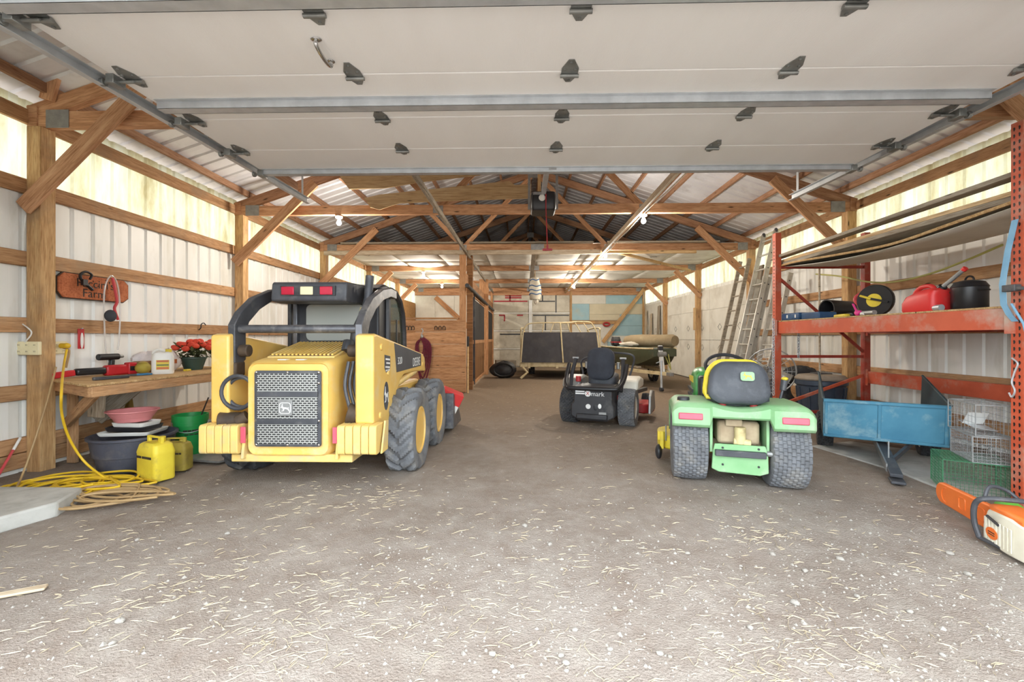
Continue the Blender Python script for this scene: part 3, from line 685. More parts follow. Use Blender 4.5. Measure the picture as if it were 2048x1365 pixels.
# louvred lid on top
lv = sk(G().prism([(3.8, 1.072), (4.36, 1.135), (4.36, 1.20), (3.8, 1.09)], hx - .29, hx + .29, 'x'), 'louvre_lid', 'dusty_yellow', .006)
sk(G().prism([(3.83, 1.092), (4.33, 1.19), (4.33, 1.20), (3.83, 1.099)], hx - .27, hx + .27, 'x'), 'louvre_painted_shade', 'greasy')  # dark sheet coloured in for the shade between the louvres
for i in range(16):
    x = hx - .26 + i * .52 / 15
    sk(G().bar((x, 3.83, 1.104), (x + .0, 4.33, 1.205), .017, .016), 'louvre', 'cat_yellow')
sk(G().bb((hx - .12, 3.66, 1.066), (hx - .05, 3.73, 1.072)), 'label_sticker', 'white_plastic'); sk(G().bb((hx + .03, 3.66, 1.066), (hx + .1, 3.73, 1.072)), 'label_sticker', 'white_plastic')
# rear grille
gf = sk(G().prism(rrect(.545, .615, .02, 3, hx, .677), 3.588, 3.6, 'y'), 'grille_frame', 'gun_grey', .002)
gm = G().bb((-.245, -.004, -.285), (.245, .004, .285)).ob('perforated_screen', 'grille', gf, loc=(hx, 3.585, .687 - .01))
for z in (.795, .575): G().bb((hx - .25, 3.572, z - .022), (hx + .25, 3.584, z + .022)).ob('crossbar', 'gun_grey', gf, .003)
for x in (-.255, 0, .255):
    for z in (.385, .97): G().ball((hx + x, 3.585, z), (.012, .008, .012), 8, 6).ob('bolt', 'chrome', gf)
for x in (-.255, .255):
    for z in (.58, .885): G().ball((hx + x, 3.585, z), (.012, .008, .012), 8, 6).ob('bolt', 'chrome', gf)
em = G().prism(rrect(.115, .125, .012, 3, hx - .01, .685), 3.566, 3.58, 'y').ob('emblem_plate', 'galv_dull', gf, .003)
G().tube([(hx - .01 + a, 3.565, .685 + b) for a, b in rrect(.09, .085, .02, 4)], .003, 5, True).ob('emblem_border', 'decal_white', em)
deer('emblem_deer', .075, 'decal_white', em, (hx - .01, 3.5655, .682), (R(90), 0, 0))
# side towers / lift arms
arm = [(3.66, 1.27), (3.72, 1.285), (5.5, 1.055), (5.6, 1.0), (5.63, .83), (5.4, .85), (4.95, .87), (4.62, .87), (4.48, .83), (4.38, .74), (4.3, .62), (4.2, .52), (4.05, .475), (3.9, .5), (3.66, .545)]
for sd in (-1, 1):
    x0, x1 = (.505, .66) if sd > 0 else (-.70, -.545)
    a = sk(G().prism(arm, x0, x1, 'x'), 'lift_arm', 'cat_yellow', .018, seg=3)
    xo = x1 if sd > 0 else x0
    for (y, z, r) in ((3.86, 1.17, .035), (4.05, .93, .026), (3.83, .585, .035), (5.45, .93, .03)):
        G().cyl((xo - sd * .02, y, z), (xo + sd * .012, y, z), r, r * .8, 16).ob('pin_boss', 'cat_yellow', a, .004)
    # knuckle at the arm bottom, cylinder and hose
    sk(G().bb((x0 + .02, 3.72, .44), (x1 - .02, 3.92, .56)), 'tower_foot', 'greasy', .02)
    sk(G().cyl((sd * .47, 3.9, .56), (sd * .47, 4.5, .8), .045), 'lift_cylinder', 'cat_yellow')
    sk(G().cyl((sd * .6, 4.45, .78), (sd * .62, 5.2, .86), .035, n=12), 'tilt_cylinder', 'dusty_yellow')
    # cast counterweight slabs
    cx0 = .40 if sd > 0 else -.72
    for q in range(5):
        sk(G().prism(rrect(.22, .235 - .004 * (q % 2), .025, 3, 3.66, .43), cx0 + q * .064, cx0 + q * .064 + .060, 'x'), 'counterweight', 'dusty_yellow', .006)
    xb = sd * .385
    sk(G().prism([(3.58, .27), (3.95, .27), (3.95, .62), (3.85, .6), (3.6, .4)], xb - .012, xb + .012, 'x'), 'weight_bracket', 'dusty_yellow', .004)
    xe = .735 if sd > 0 else -.735
    sk(G().prism([(3.62, .31), (3.78, .31), (3.8, .55), (3.72, .56)], xe - .008, xe + .008, 'x'), 'weight_end_plate', 'dusty_yellow', .003) if sd > 0 else None
    sk(G().bb((sd * .375 - .02, 3.575, .40), (sd * .375 + .02, 3.588, .53)), 'reflector', 'faded_lens', .003)
sk(G().cyl((-.62, 3.66, .56), (-.46, 3.7, .57), .075, .06, 16), 'pivot_housing', 'greasy', .008)
sk(G().cyl((-.47, 3.66, .56), (-.40, 3.68, .6), .05), 'cylinder_end', 'greasy')
sk(G().cyl((.42, 3.72, .62), (.5, 3.74, .6), .09, .07, 16), 'pivot_housing', 'greasy', .01)
hr = arc((-.47, 3.66, .80), .135, R(20), R(330), 22, 'xz')
sk(G().tube(hr, .017, 9), 'hydraulic_hose', 'gun_grey'); sk(G().tube([(x * 1.0 + .012, y + .035, z - .004) for x, y, z in arc((-.47, 3.66, .80), .122, R(20), R(330), 22, 'xz')], .015, 9), 'hydraulic_hose', 'gun_grey')
for q in range(3): sk(G().tube(spline([(.42 + q * .02, 3.75 + q * .05, 1.05), (.40 + q * .02, 3.72 + q * .05, .85), (.44 + q * .02, 3.72 + q * .05, .66)], 6), .016, 8), 'hydraulic_hose', 'gun_grey')
# decals on the right arm
dc = sk(G().prism([(4.25, 1.2), (5.38, 1.055), (5.38, .915), (4.33, .915)], .6605, .662, 'x'), 'decal_panel', 'decal_dark')
RX = (R(90), 0, R(90))
text('decal_lettering', 'DEERE', .135, 'decal_white', dc, (.6645, 5.14, .972), RX, .0006, sx=.92)
text('decal_lettering', '320', .10, 'decal_white', dc, (.6645, 4.44, 1.02), RX, .0006, sx=1.1)
dk = sk(G().prism([(3.95, 1.10), (4.12, 1.08), (4.12, .98), (4.08, .94), (3.99, .94), (3.95, .98)], .6605, .662, 'x'), 'decal_panel', 'decal_dark')
for y0, z0, w_ in ((4.04, 1.055, .13), (4.05, 1.02, .11), (4.035, .985, .13), (3.995, .957, .03), (4.035, .957, .02), (4.075, .957, .03)): G().box((.6635, y0, z0), (.001, w_, .016), (R(-5), 0, 0)).ob('decal_line', 'decal_white', dk)
ov = sk(G().lathe([(.001, 0), (.085, 0), (.085, .0015), (.001, .0015)], 24, Matrix.Translation((.6605, 4.0, .73)) @ TOX @ Matrix.Diagonal((1.5, .85, 1, 1))), 'decal_oval', 'decal_dark')
deer('decal_deer', .18, 'decal_white', ov, (.6635, 4.0, .73), RX, .62)
# roll-over frame
for sd in (-1, 1):
    xo = .515 if sd > 0 else -.56
    out = [(3.72, 1.04), (3.715, 1.36), (3.8, 1.47), (4.0, 1.61), (4.3, 1.715), (4.55, 1.755), (4.75, 1.745)]
    inn = [(4.75, 1.66), (4.55, 1.665), (4.3, 1.61), (4.08, 1.51), (3.92, 1.39), (3.87, 1.3), (3.87, 1.06), (3.8, 1.02)]
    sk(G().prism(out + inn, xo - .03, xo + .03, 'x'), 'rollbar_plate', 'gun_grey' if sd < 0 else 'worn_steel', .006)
    sk(G().cyl((xo - sd * .03, 3.79, 1.14), (xo - sd * .11, 3.79, 1.14), .052, n=18), 'pivot_pin', 'greasy', .008)
    sk(G().bb((xo - .035, 3.72, .92), (xo + .035, 3.86, 1.05)), 'pivot_neck', 'greasy', .02)
sk(G().cyl((-.56, 3.79, 1.325), (.515, 3.79, 1.325), .036, n=18), 'cross_tube', 'worn_steel')
lb = sk(G().prism([(3.97, 1.575), (3.96, 1.6), (3.98, 1.735), (4.0, 1.75), (4.7, 1.785), (4.7, 1.6), (4.1, 1.565)], -.365, .315, 'x'), 'light_bar', 'gun_grey', .012)
G().bb((-.275, 3.952, 1.625), (.22, 3.966, 1.712)).ob('lamp_recess', 'cab_black', lb)
for x, mt in ((-.2, 'red_lens'), (-.03, 'amber_white'), (.145, 'red_lens')):
    G().bb((x - .062, 3.942, 1.632), (x + .052, 3.954, 1.705)).ob('tail_lamp', mt, lb, .006)
# cab
sk(G().bb((-.40, 4.42, .78), (.42, 4.46, 1.6)), 'cab_rear_panel', 'cab_black')
sk(G().prism(rrect(.58, .36, .05, 4, .03, 1.40), 4.40, 4.415, 'y'), 'rear_window', 'rear_glass', .004)
sk(G().bb((-.37, 4.36, 1.12), (-.33, 4.44, 1.62)), 'window_post', 'worn_steel', .006); sk(G().bb((-.3, 4.38, 1.12), (.4, 4.42, 1.2)), 'window_sill', 'cab_black', .006)
sk(G().prism([(4.5, .9), (5.25, .85), (5.33, 1.2), (5.3, 1.5), (5.2, 1.66), (5.0, 1.76), (4.75, 1.78), (4.5, 1.75)], -.50, -.46, 'x'), 'cab_side', 'cab_black', .01)
arch = [(4.66, 1.0), (4.66, 1.7), (4.78, 1.755), (4.95, 1.74), (5.12, 1.67), (5.24, 1.53), (5.3, 1.3), (5.32, .95)]
dr = sk(G().tube([(.47, y, z) for y, z in arch], .036, 8), 'door_frame', 'cab_black')
G().prism([(4.69, .95)] + [(y - .02, z - .03) for y, z in arch[1:]], .462, .47, 'x').ob('door_glass', 'cab_glass', dr, loc=(0, 0, 0))
G().bb((.458, 5.0, .95), (.476, 5.03, 1.45)).ob('glazing_bar', 'cab_black', dr)
sk(G().bb((.40, 4.42, .8), (.46, 4.68, 1.72)), 'cab_corner_post', 'cab_black', .02)
sk(G().prism([(4.4, 1.74), (5.25, 1.60), (5.25, 1.66), (5.0, 1.78), (4.6, 1.8)], -.48, .47, 'x'), 'cab_roof', 'cab_black', .02)
sk(G().bb((-.3, 4.75, .7), (.3, 5.2, .95)).bb((-.25, 4.7, .9), (.25, 4.82, 1.4)), 'cab_seat', 'vinyl', .04)
for x in (-.22, .02): sk(G().cyl((x, 5.35, .7), (x, 5.3, 1.2), .012), 'control_lever', 'cab_black')
ex = sk(G().tube(spline([(.33, 4.12, 1.1), (.34, 4.12, 1.28), (.38, 4.16, 1.42), (.40, 4.2, 1.5)], 6), .045, 14), 'exhaust_stack', 'gun_grey')
G().tube([(.40, 4.2, 1.5), (.415, 4.24, 1.62), (.425, 4.26, 1.84)], .04, 14).ob('tail_pipe', 'gun_grey', ex); G().cyl((.398, 4.198, 1.49), (.404, 4.206, 1.52), .052).ob('pipe_clamp', 'rim_cream', ex)
sk(G().cyl((.30, 4.02, 1.13), (.30, 4.06, 1.22), .055, .05, 8), 'fuel_cap', 'gun_grey', .006)
# bucket on the ground in front
bk = sk(G().prism([(5.85, .52), (5.9, .52), (5.9, .16), (6.55, .07), (6.55, .04), (5.85, .06)], -.98, .98, 'x'), 'bucket', 'worn_steel', .006)
for sd in (-1, 1): G().prism([(5.9, .50), (6.15, .42), (6.55, .06), (5.9, .08)], sd * .97 - .012, sd * .97 + .012, 'x').ob('bucket_cheek', 'worn_steel', bk)
sk(G().prism([(5.3, .98), (5.62, .95), (5.86, .5), (5.86, .2), (5.7, .2), (5.3, .85)], .30, .42, 'x'), 'bucket_linkage', 'cat_yellow', .015); sk(G().prism([(5.3, .98), (5.62, .95), (5.86, .5), (5.86, .2), (5.7, .2), (5.3, .85)], -.42, -.30, 'x'), 'bucket_linkage', 'cat_yellow', .015)

# ---------------------------------------------------------------- garden tractor
TR = thing('garden_tractor', 'green and yellow ride-on garden tractor seen from behind', 'tractor', (1.88, 4.05, 0), R(-16))
def tr(g, name, mt, bevel=0, par=TR, seg=2, **kw): return g.ob(name, mt, par, bevel, seg, **kw)
for sd, ax in ((-1, .315), (1, .30)):
    o = tire(.325, .295, .165, 'turf', ax, 36).ob('rear_tire', 'rubber', TR, loc=(sd * .38, 0, ax)); rim_g(.165, .29, .05, sd).ob('rim', 'jd_yellow' if sd < 0 else 'rim_cream', o)
    o = tire(.215, .16, .11, 'turf', .21, 30).ob('front_tire', 'rubber_dark', TR, loc=(sd * .40, 1.28, .21)); rim_g(.11, .16, .03, sd).ob('rim', 'jd_yellow', o)
tr(G().bb((-.12, -.1, .3), (.12, 1.3, .48)), 'frame', 'jd_green', .01)
tr(G().cyl((-.3, 0, .3), (.3, 0, .3), .05), 'rear_axle', 'dusty_tan')
# rear fender deck: profile swept across x
def fend(u, v):
    x = -.53 + 1.06 * u; e = abs(x) / .53
    w_ = .045 * max(0, (e - .45) / .55) ** 1 if e > .45 else 0
    zt = .655 + (.035 if e > .4 else .035 * (e / .4) ** 2)
    zt -= .06 * max(0, (e - .86) / .14) ** 2
    zb = .50 - (.0 if e > .5 else 0)
    pr = [(-.36 + .03 * e, zb + .005), (-.385 + .03 * e, zb + .03), (-.375 + .03 * e, zt - .03), (-.33 + .03 * e, zt), (-.05, zt + .005), (.28, zt - .005), (.36, zt - .12), (.40, zt - .3)]
    if e < .42: pr = [(-.33, .585), (-.345, .60), (-.34, zt - .02), (-.3, zt), (-.05, zt), (.28, zt - .02), (.34, zt - .16), (.4, zt - .3)]
    k = v * (len(pr) - 1); i = min(int(k), len(pr) - 2); t = k - i
    return (x, pr[i][0] * (1 - t) + pr[i + 1][0] * t, pr[i][1] * (1 - t) + pr[i + 1][1] * t)
fd = tr(G().surf(fend, 45, 22), 'fender_deck', 'faded_green', solid=.02)
for sd in (-1, 1): G().box((sd * .385, -.372, .592), (.19, .02, .055), (R(-4), 0, 0)).ob('tail_lamp', 'faded_lens', fd, .008)
# seat
def pad(w_, h_, t, c, tilt, cr=.09, dome=.03, tp=0):
    rg = []
    for k, (s_, y) in enumerate(((.82, -t / 2 - dome), (.94, -t / 2 - dome * .5), (1, -t / 2), (1, t / 2), (.94, t / 2 + .01))):
        rg.append([Matrix.Translation(c) @ (Matrix.Rotation(tilt, 4, 'X') @ Vector((a * s_ * (1 - tp * max(0, b / h_ + .3)), y, b * s_))) for a, b in rrect(w_, h_, cr, 6)])
    return G().loft(rg)
st_ = tr(pad(.49, .36, .07, (.0, -.20, .865), R(-12), .13, .03, .2), 'seat_back', 'vinyl', sub=0)
rgp = [Matrix.Translation((-.012, -.20, .868)) @ (Matrix.Rotation(R(-12), 4, 'X') @ Vector((a * (1 - .2 * max(0, b / .38 + .3)), .05, b))) for a, b in rrect(.50, .38, .14, 6)]
G().tube([p for p in rgp if p.z > .74], .022, 8).ob('seat_piping', 'jd_yellow', st_)
lg = G().prism(rrect(.105, .075, .02, 4), -.002, .002, 'z').ob('emblem', 'faded_green', st_, loc=(.06, -.276, .93), rot=(R(78), 0, 0)); deer('emblem_deer', .07, 'jd_yellow', lg, (0, 0, .0035), (0, 0, 0))
tr(pad(.50, .42, .10, (.02, .06, .73), R(-85), .1), 'seat_cushion', 'vinyl')
tr(G().bb((-.15, -.14, .64), (.15, .18, .7)), 'seat_mount', 'cab_black', .01)
for sd in (-1, 1): tr(G().cyl((sd * .12, -.2, .64), (sd * .12, -.2, .73), .03, n=12), 'seat_spring', 'dusty_red')
# back of the chassis
tr(G().bb((-.16, -.2, .34), (.17, .12, .54)), 'gearbox', 'dusty_tan', .03); tr(G().cyl((.01, -.24, .5), (.01, -.24, .36), .045, n=12).cyl((-.04, -.24, .38), (.09, -.25, .37), .03, n=10), 'filter_housing', 'rim_cream', .006)
tr(G().bb((-.1, -.235, .5), (.03, -.16, .56)), 'valve_block', 'dusty_tan', .01)
for sd in (-1, 1): tr(G().bb((sd * .215 - .012, -.26, .28), (sd * .215 + .012, .06, .62)), 'frame_cheek', 'faded_green', .004)
hp_ = tr(G().prism([(-.205, .30), (-.19, .36), (.19, .36), (.21, .30), (.215, .14), (.15, .115), (-.16, .125), (-.215, .15)], -.29, -.265, 'y'), 'rear_plate', 'faded_green', .006)
G().bb((-.19, -.33, .265), (.19, -.285, .315)).ob('hitch_bar', 'gun_grey', hp_, .005)
for x, z in ((-.13, .33), (.14, .335), (-.13, .19), (.14, .19)): G().cyl((x, -.297, z), (x, -.29, z), .009, n=8).ob('bolt_hole', 'cab_black', hp_)
tr(G().cyl((.2, -.28, .3), (.27, -.28, .3), .022, n=10), 'hitch_lug', 'galv_dull'); tr(G().cyl((.24, -.18, .14), (.28, -.18, .14), .03, n=10), 'hub_cap', 'galv_dull')
# controls
tr(G().cyl((-.43, -.16, .685), (-.43, -.16, .73), .052, .05, 16), 'fuel_cap', 'cab_black', .008); tr(G().bb((-.485, -.21, .675), (-.375, -.11, .70)), 'fuel_neck', 'rim_cream', .01)
tr(G().cyl((.41, .22, .66), (.45, .25, .80), .012).cyl((.445, .245, .77), (.46, .255, .86), .028, .03, 12), 'lever', 'gun_grey'); tr(G().ball((.463, .257, .875), (.03, .03, .018)), 'lever_knob', 'jd_yellow')
sw_ = tr(G().tube([Vector((.0, .42, .97)) + Matrix.Rotation(R(35), 3, 'X') @ Vector((.19 * math.cos(a), .19 * math.sin(a), 0)) for a in [2 * PI * q / 28 for q in range(28)]], .017, 8, True), 'steering_wheel', 'cab_black')
G().bar((-.18, .42, .97), (.18, .42, .97), .03, .02).ball((0, .42, .97), (.06, .06, .03)).cyl((0, .42, .97), (0, .62, .78), .03).ob('wheel_spokes', 'cab_black', sw_)
hd = tr(G().loft([[(a, y, z0 + b + (z1 - z0) / 2) for a, b in rrect(w_, z1 - z0, .09, 4)] for y, w_, z0, z1 in ((.66, .52, .48, .90), (.72, .55, .46, .93), (1.1, .53, .44, .92), (1.45, .49, .42, .87), (1.56, .42, .42, .78))]), 'hood', 'jd_green', 0)
for q in range(2): G().prism([(.75, .70 - q * .07), (1.4, .68 - q * .07), (1.4, .65 - q * .07), (.75, .66 - q * .07)], -.285, -.255, 'x').ob('hood_louvre', 'cab_black', hd)
G().prism([(.76, .84), (1.3, .81), (1.2, .76), (.76, .77)], -.279, -.262, 'x').ob('hood_stripe', 'jd_yellow', hd)
tr(G().bb((-.24, .5, .46), (.24, .68, .86)), 'dash_tower', 'cab_black', .03); tr(G().bb((-.5, .35, .33), (.5, 1.0, .36)), 'footrest', 'jd_green', .01)
# mower deck
dk_ = tr(G().prism(rrect(1.16, .62, .2, 5, -.06, .72), .11, .25, 'z'), 'mower_deck', 'jd_yellow', .02); G().ball((-.63, .42, .09), (.035, .075, .075), 14, 8).ob('gauge_wheel', 'cab_black', dk_)
G().bb((-.64, .44, .2), (-.56, .52, .29)).bb((-.62, .4, .12), (-.58, .46, .3)).ob('gauge_bracket', 'jd_yellow', dk_, .006); G().cyl((-.56, .44, .2), (-.56, .44, .36), .008).ob('lift_pin', 'galv_dull', dk_)

# ---------------------------------------------------------------- zero-turn mower
ZT = thing('zero_turn_mower', 'black and red zero turn mower standing in the middle of the barn', 'mower', (1.13, 6.66, 0), R(-22))
def zt2(g, name, mt, bevel=0, par=ZT, seg=2, **kw): return g.ob(name, mt, par, bevel, seg, **kw)
for sd in (-1, 1):
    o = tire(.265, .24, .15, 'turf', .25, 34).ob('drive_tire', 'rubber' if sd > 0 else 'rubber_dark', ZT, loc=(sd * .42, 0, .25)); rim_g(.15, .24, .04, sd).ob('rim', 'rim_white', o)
    o = tire(.15, .12, .08, 'turf', .145, 22).ob('caster_tire', 'rubber_dark', ZT, loc=(sd * .5, 1.35, .145)); rim_g(.08, .12, .02, sd).ob('rim', 'rim_white', o)
    zt2(G().bar((sd * .42, .3, .42), (sd * .5, 1.35, .38), .06, .06), 'front_arm', 'cab_black', .006)
    # fold-down roll bar legs and steering levers
    zt2(G().tube([(sd * .36, -.28, .5), (sd * .37, -.16, .72), (sd * .35, -.02, .93)], .03, 10), 'rollbar_leg', 'cab_black'); zt2(G().cyl((sd * .35 - .045, -.02, .95), (sd * .35 + .045, -.02, .95), .014, n=8), 'rollbar_pin', 'galv')
    zt2(G().tube(spline([(sd * .33, .42, .55), (sd * .40, .5, .78), (sd * .42, .42, .98), (sd * .1, .5, 1.02)] if sd > 0 else [(sd * .33, .42, .55), (sd * .36, .45, .7), (sd * .36, .42, .9), (sd * .1, .5, .98)], 6), .016, 8), 'steering_lever', 'gun_grey')
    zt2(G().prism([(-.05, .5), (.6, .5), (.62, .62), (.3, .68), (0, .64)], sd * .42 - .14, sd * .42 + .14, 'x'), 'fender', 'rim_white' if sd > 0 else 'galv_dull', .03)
zt2(G().tube(spline([(-.42, -.12, .86), (-.41, -.3, .68), (-.36, -.45, .57), (-.25, -.49, .55), (.25, -.49, .55), (.36, -.45, .57), (.41, -.3, .68), (.42, -.12, .86)], 5), .032, 12), 'folded_rollbar', 'black_plastic')
eg = zt2(G().prism([(-.30, .16), (-.30, .32), (-.26, .36), (-.26, .58), (.28, .58), (.28, .36), (.31, .32), (.31, .16), (.2, .1), (-.2, .1)], -.47, -.05, 'y'), 'engine_guard', 'cab_black', .02)
text('maker_lettering', 'mark', .09, 'decal_white', eg, (.08, -.4735, .475), (R(90), 0, 0), .0006); text('maker_lettering', 'X', .075, 'dusty_red', eg, (-.055, -.4755, .477), (R(90), 0, 0), .0006)
for z in (.505, .475): G().box((-.165, -.4725, z), (.13, .001, .02)).ob('sticker_line', 'decal_white', eg)
G().lathe([(.001, 0), (.042, 0), (.042, .001), (.001, .001)], 18, Matrix.Translation((-.055, -.4715, .477)) @ Matrix.Rotation(R(90), 4, 'X')).ob('maker_disc', 'decal_white', eg)
for a in ((-.1, .3, .06, .05), (.0, .29, .05, .06), (.06, .31, .04, .05)): G().ball((a[0] + .05, -.472, a[1] + .0), (a[2] * .6, .003, a[3] * .7), 8, 5).ob('sticker', 'decal_white' if a[0] != 0 else 'black_tape', eg)
zt2(G().bb((-.22, -.5, .12), (.22, -.40, .2)), 'muffler_guard', 'cab_black', .02); G().bb((.1, -.48, .2), (.2, -.474, .23)).ob('sticker', 'galv_dull', eg)
zt2(G().bb((-.3, -.05, .3), (.3, .5, .55)), 'engine_deck', 'cab_black', .02); zt2(G().bb((.26, -.1, .25), (.32, .05, .42)), 'side_bracket', 'dusty_red', .01); zt2(G().cyl((-.3, -.05, .6), (-.3, -.05, .68), .04, n=12), 'fuel_cap', 'dusty_red', .006)
zt2(pad(.40, .48, .09, (0, .12, .86), R(-8), .14), 'seat_back', 'fabric_black'); zt2(pad(.42, .42, .1, (0, .32, .62), R(-86), .1), 'seat_cushion', 'vinyl')
for sd in (-1, 1): zt2(G().cyl((sd * .24, .22, .78), (sd * .24, .22, .88), .028, n=12), 'armrest_post', 'galv_dull', .006)
zd = zt2(G().prism(rrect(1.3, .6, .2, 5, .05, .75), .1, .24, 'z'), 'mower_deck', 'dusty_red', .02); G().prism([(.3, .12), (.95, .12), (.8, .42), (.55, .45), (.35, .38)], .66, .70, 'x').ob('discharge_chute', 'galv_dull', zd, .01)
zt2(G().bb((.12, .62, .24), (.42, 1.0, .3)), 'deck_cover', 'galv_dull', .01)
# ---------------------------------------------------------------- left side: bench and what is on it
SPEC.update({
 'sign_wood': wood((150, 84, 52), (174, 102, 66), (190, 118, 80), fine=.6), 'sign_edge': plain((52, 42, 36), None, .7),
 'tool_red': plain((196, 38, 46), (176, 30, 38), .4, bump=.04), 'brush_red': plain((206, 78, 82), (190, 66, 72), .4, bump=.04), 'bristle': plain((62, 66, 72), (46, 50, 56), .9, bump=.5, bs_=200),
 'clear_tube': glassy((226, 222, 218), .15, .6), 'cardboard': plain((160, 128, 92), (144, 112, 78), .85, dirt=(120, 96, 70), damt=.3),
 'mum_red': plain((222, 82, 52), (196, 52, 42), .8, 0, 30, .4, 60), 'leaf': plain((86, 92, 52), (64, 70, 40), .8, 0, 20, .3, 60), 'pot_green': plain((58, 80, 72), (48, 68, 62), .45),
 'bag_plastic': plain((226, 218, 216), (206, 198, 200), .4, 0, 14, .5, 18), 'label_yellow': plain((222, 196, 60), None, .5), 'label_orange': plain((206, 110, 50), None, .5), 'label_green': plain((90, 120, 60), None, .5),
 'pink': plain((216, 138, 138), (206, 126, 128), .5, dirt=(190, 130, 124), damt=.3), 'tub': plain((78, 80, 92), (60, 62, 72), .6, 0, 6, .2, 60, dirt=(120, 116, 116), damt=.35), 'pail_green': plain((36, 150, 74), (28, 134, 64), .4, bump=.03),
 'fuel_yellow': plain((232, 210, 66), (220, 194, 56), .55, 0, 5, .1, 60, dirt=(168, 142, 70), damt=.35, dsc=7), 'fuel_old': plain((176, 158, 62), (150, 130, 52), .7, dirt=(120, 100, 60), damt=.5),
 'cord_yellow': plain((230, 190, 40), (214, 172, 36), .5), 'cord_tan': plain((178, 148, 104), (160, 130, 92), .6), 'sky_blue': plain((52, 120, 160), (40, 104, 146), .5), 'rope_red': plain((120, 30, 52), (66, 26, 40), .8, 0, 60),
 'feed_sack': plain((214, 206, 190), (196, 186, 168), .8, 0, 8, .4, 30), 'sack_blue': plain((70, 110, 160), None, .8), 'tarp_dark': plain((52, 52, 54), (38, 38, 42), .6, 0, 6, .5, 16),
 'trailer_cream': plain((206, 190, 152), (188, 170, 130), .6, dirt=(150, 120, 84), damt=.4, dsc=6), 'ramp_black': plain((62, 60, 64), (50, 48, 52), .75, dirt=(84, 80, 78), damt=.4),
 'boat_olive': plain((76, 80, 58), (62, 66, 48), .5, 0, 3, .1, 50, dirt=(104, 98, 76), damt=.4), 'carpet': plain((156, 138, 108), (134, 116, 90), .95, 0, 6, .6, 40, dirt=(178, 162, 130), damt=.4),
 'screen_dark': plain((50, 46, 46), (40, 37, 38), .8), 'aluminium': plain((196, 192, 182), (176, 172, 162), .4, .35, 10, .1, 80, dirt=(150, 142, 128), damt=.35),
 'rack_orange': plain((196, 88, 58), (178, 74, 46), .5, 0, 5, .1, 60, dirt=(176, 140, 122), damt=.35, dsc=4), 'rack_beam': plain((200, 92, 62), (186, 82, 54), .5, 0, 4, .1, 60, dirt=(186, 166, 152), damt=.6, dsc=2.2), 'rack_red': plain((168, 62, 46), (150, 52, 38), .55, dirt=(150, 104, 88), damt=.35, dsc=5),
 'case_blue': plain((44, 80, 118), (36, 66, 102), .45), 'can_red': plain((216, 52, 50), (200, 42, 42), .45, bump=.05, dirt=(196, 90, 80), damt=.25), 'cart_blue': plain((82, 142, 168), (68, 126, 154), .5, 0, 4, .1, 50, dirt=(160, 186, 190), damt=.4, dsc=3), 'cart_dark': plain((54, 76, 84), (46, 64, 74), .6, dirt=(92, 100, 92), damt=.4),
 'barrel_blue': plain((58, 70, 86), (46, 56, 70), .5, bump=.05), 'lid_tan': plain((150, 138, 122), (130, 118, 104), .8), 'saw_orange': plain((238, 122, 52), (226, 108, 40), .45, bump=.05), 'saw_white': plain((228, 222, 204), (214, 206, 186), .45, bump=.05), 'wire_green': plain((56, 120, 82), (44, 104, 70), .55), 'wire_grey': plain((176, 178, 178), (150, 152, 152), .45, .5),
 'strap_blue': plain((132, 176, 204), (112, 158, 190), .7), 'hose_olive': plain((176, 172, 96), (158, 152, 84), .6), 'lime': plain((112, 206, 74), None, .45), 'hot_pink': plain((226, 60, 140), None, .6), 'hay': plain((190, 174, 148), (164, 148, 122), .9), 'pebble': plain((164, 158, 150), (140, 133, 125), .9),
})
BZ = .85
WB = thing('workbench', 'rough timber workbench fixed along the left wall under the farm sign', 'workbench', (-4.62, 4.3, 0))
def wb(name, p0, p1, w_, h_, mt, **k): return beam(name, Vector(p0) - Vector((-4.62, 4.3, 0)), Vector(p1) - Vector((-4.62, 4.3, 0)), w_, h_, mt, WB, **k)
G().prism([(.01, -.04), (.92, -.56), (1.02, 1.9), (.01, 1.9)], BZ - .022, BZ, 'z').ob('bench_top', 'bench', WB, .004)
wb('edge_board', (-3.715, 3.78, BZ - .07), (-3.62, 6.15, BZ - .07), .038, .09, 'girt'); wb('edge_board', (-4.52, 4.26, BZ - .07), (-3.73, 3.8, BZ - .07), .038, .09, 'girt'); wb('joist', (-4.6, 4.9, BZ - .07), (-3.66, 4.9, BZ - .07), .038, .09, 'grey_board')
wb('brace', (-4.45, 4.3, .42), (-3.8, 3.92, .76), .04, .1, 'girt'); wb('brace', at(190, 838, Y=4.55), at(270, 772, Y=4.7), .04, .16, 'grey_board'); wb('brace', at(192, 835, Y=4.45), at(196, 770, Y=4.45), .03, .16, 'pale_board')
wb('leg', (-4.5, 4.4, 0), (-4.5, 4.4, BZ - .03), .04, .09, 'girt'); wb('leg', (-3.7, 6.1, 0), (-3.7, 6.1, BZ - .03), .09, .09, 'girt'); wb('back_rail', (-4.6, 4.3, BZ - .1), (-4.6, 6.2, BZ - .1), .04, .14, 'girt')
def onb(px, py): return at(px, py, Z=BZ)
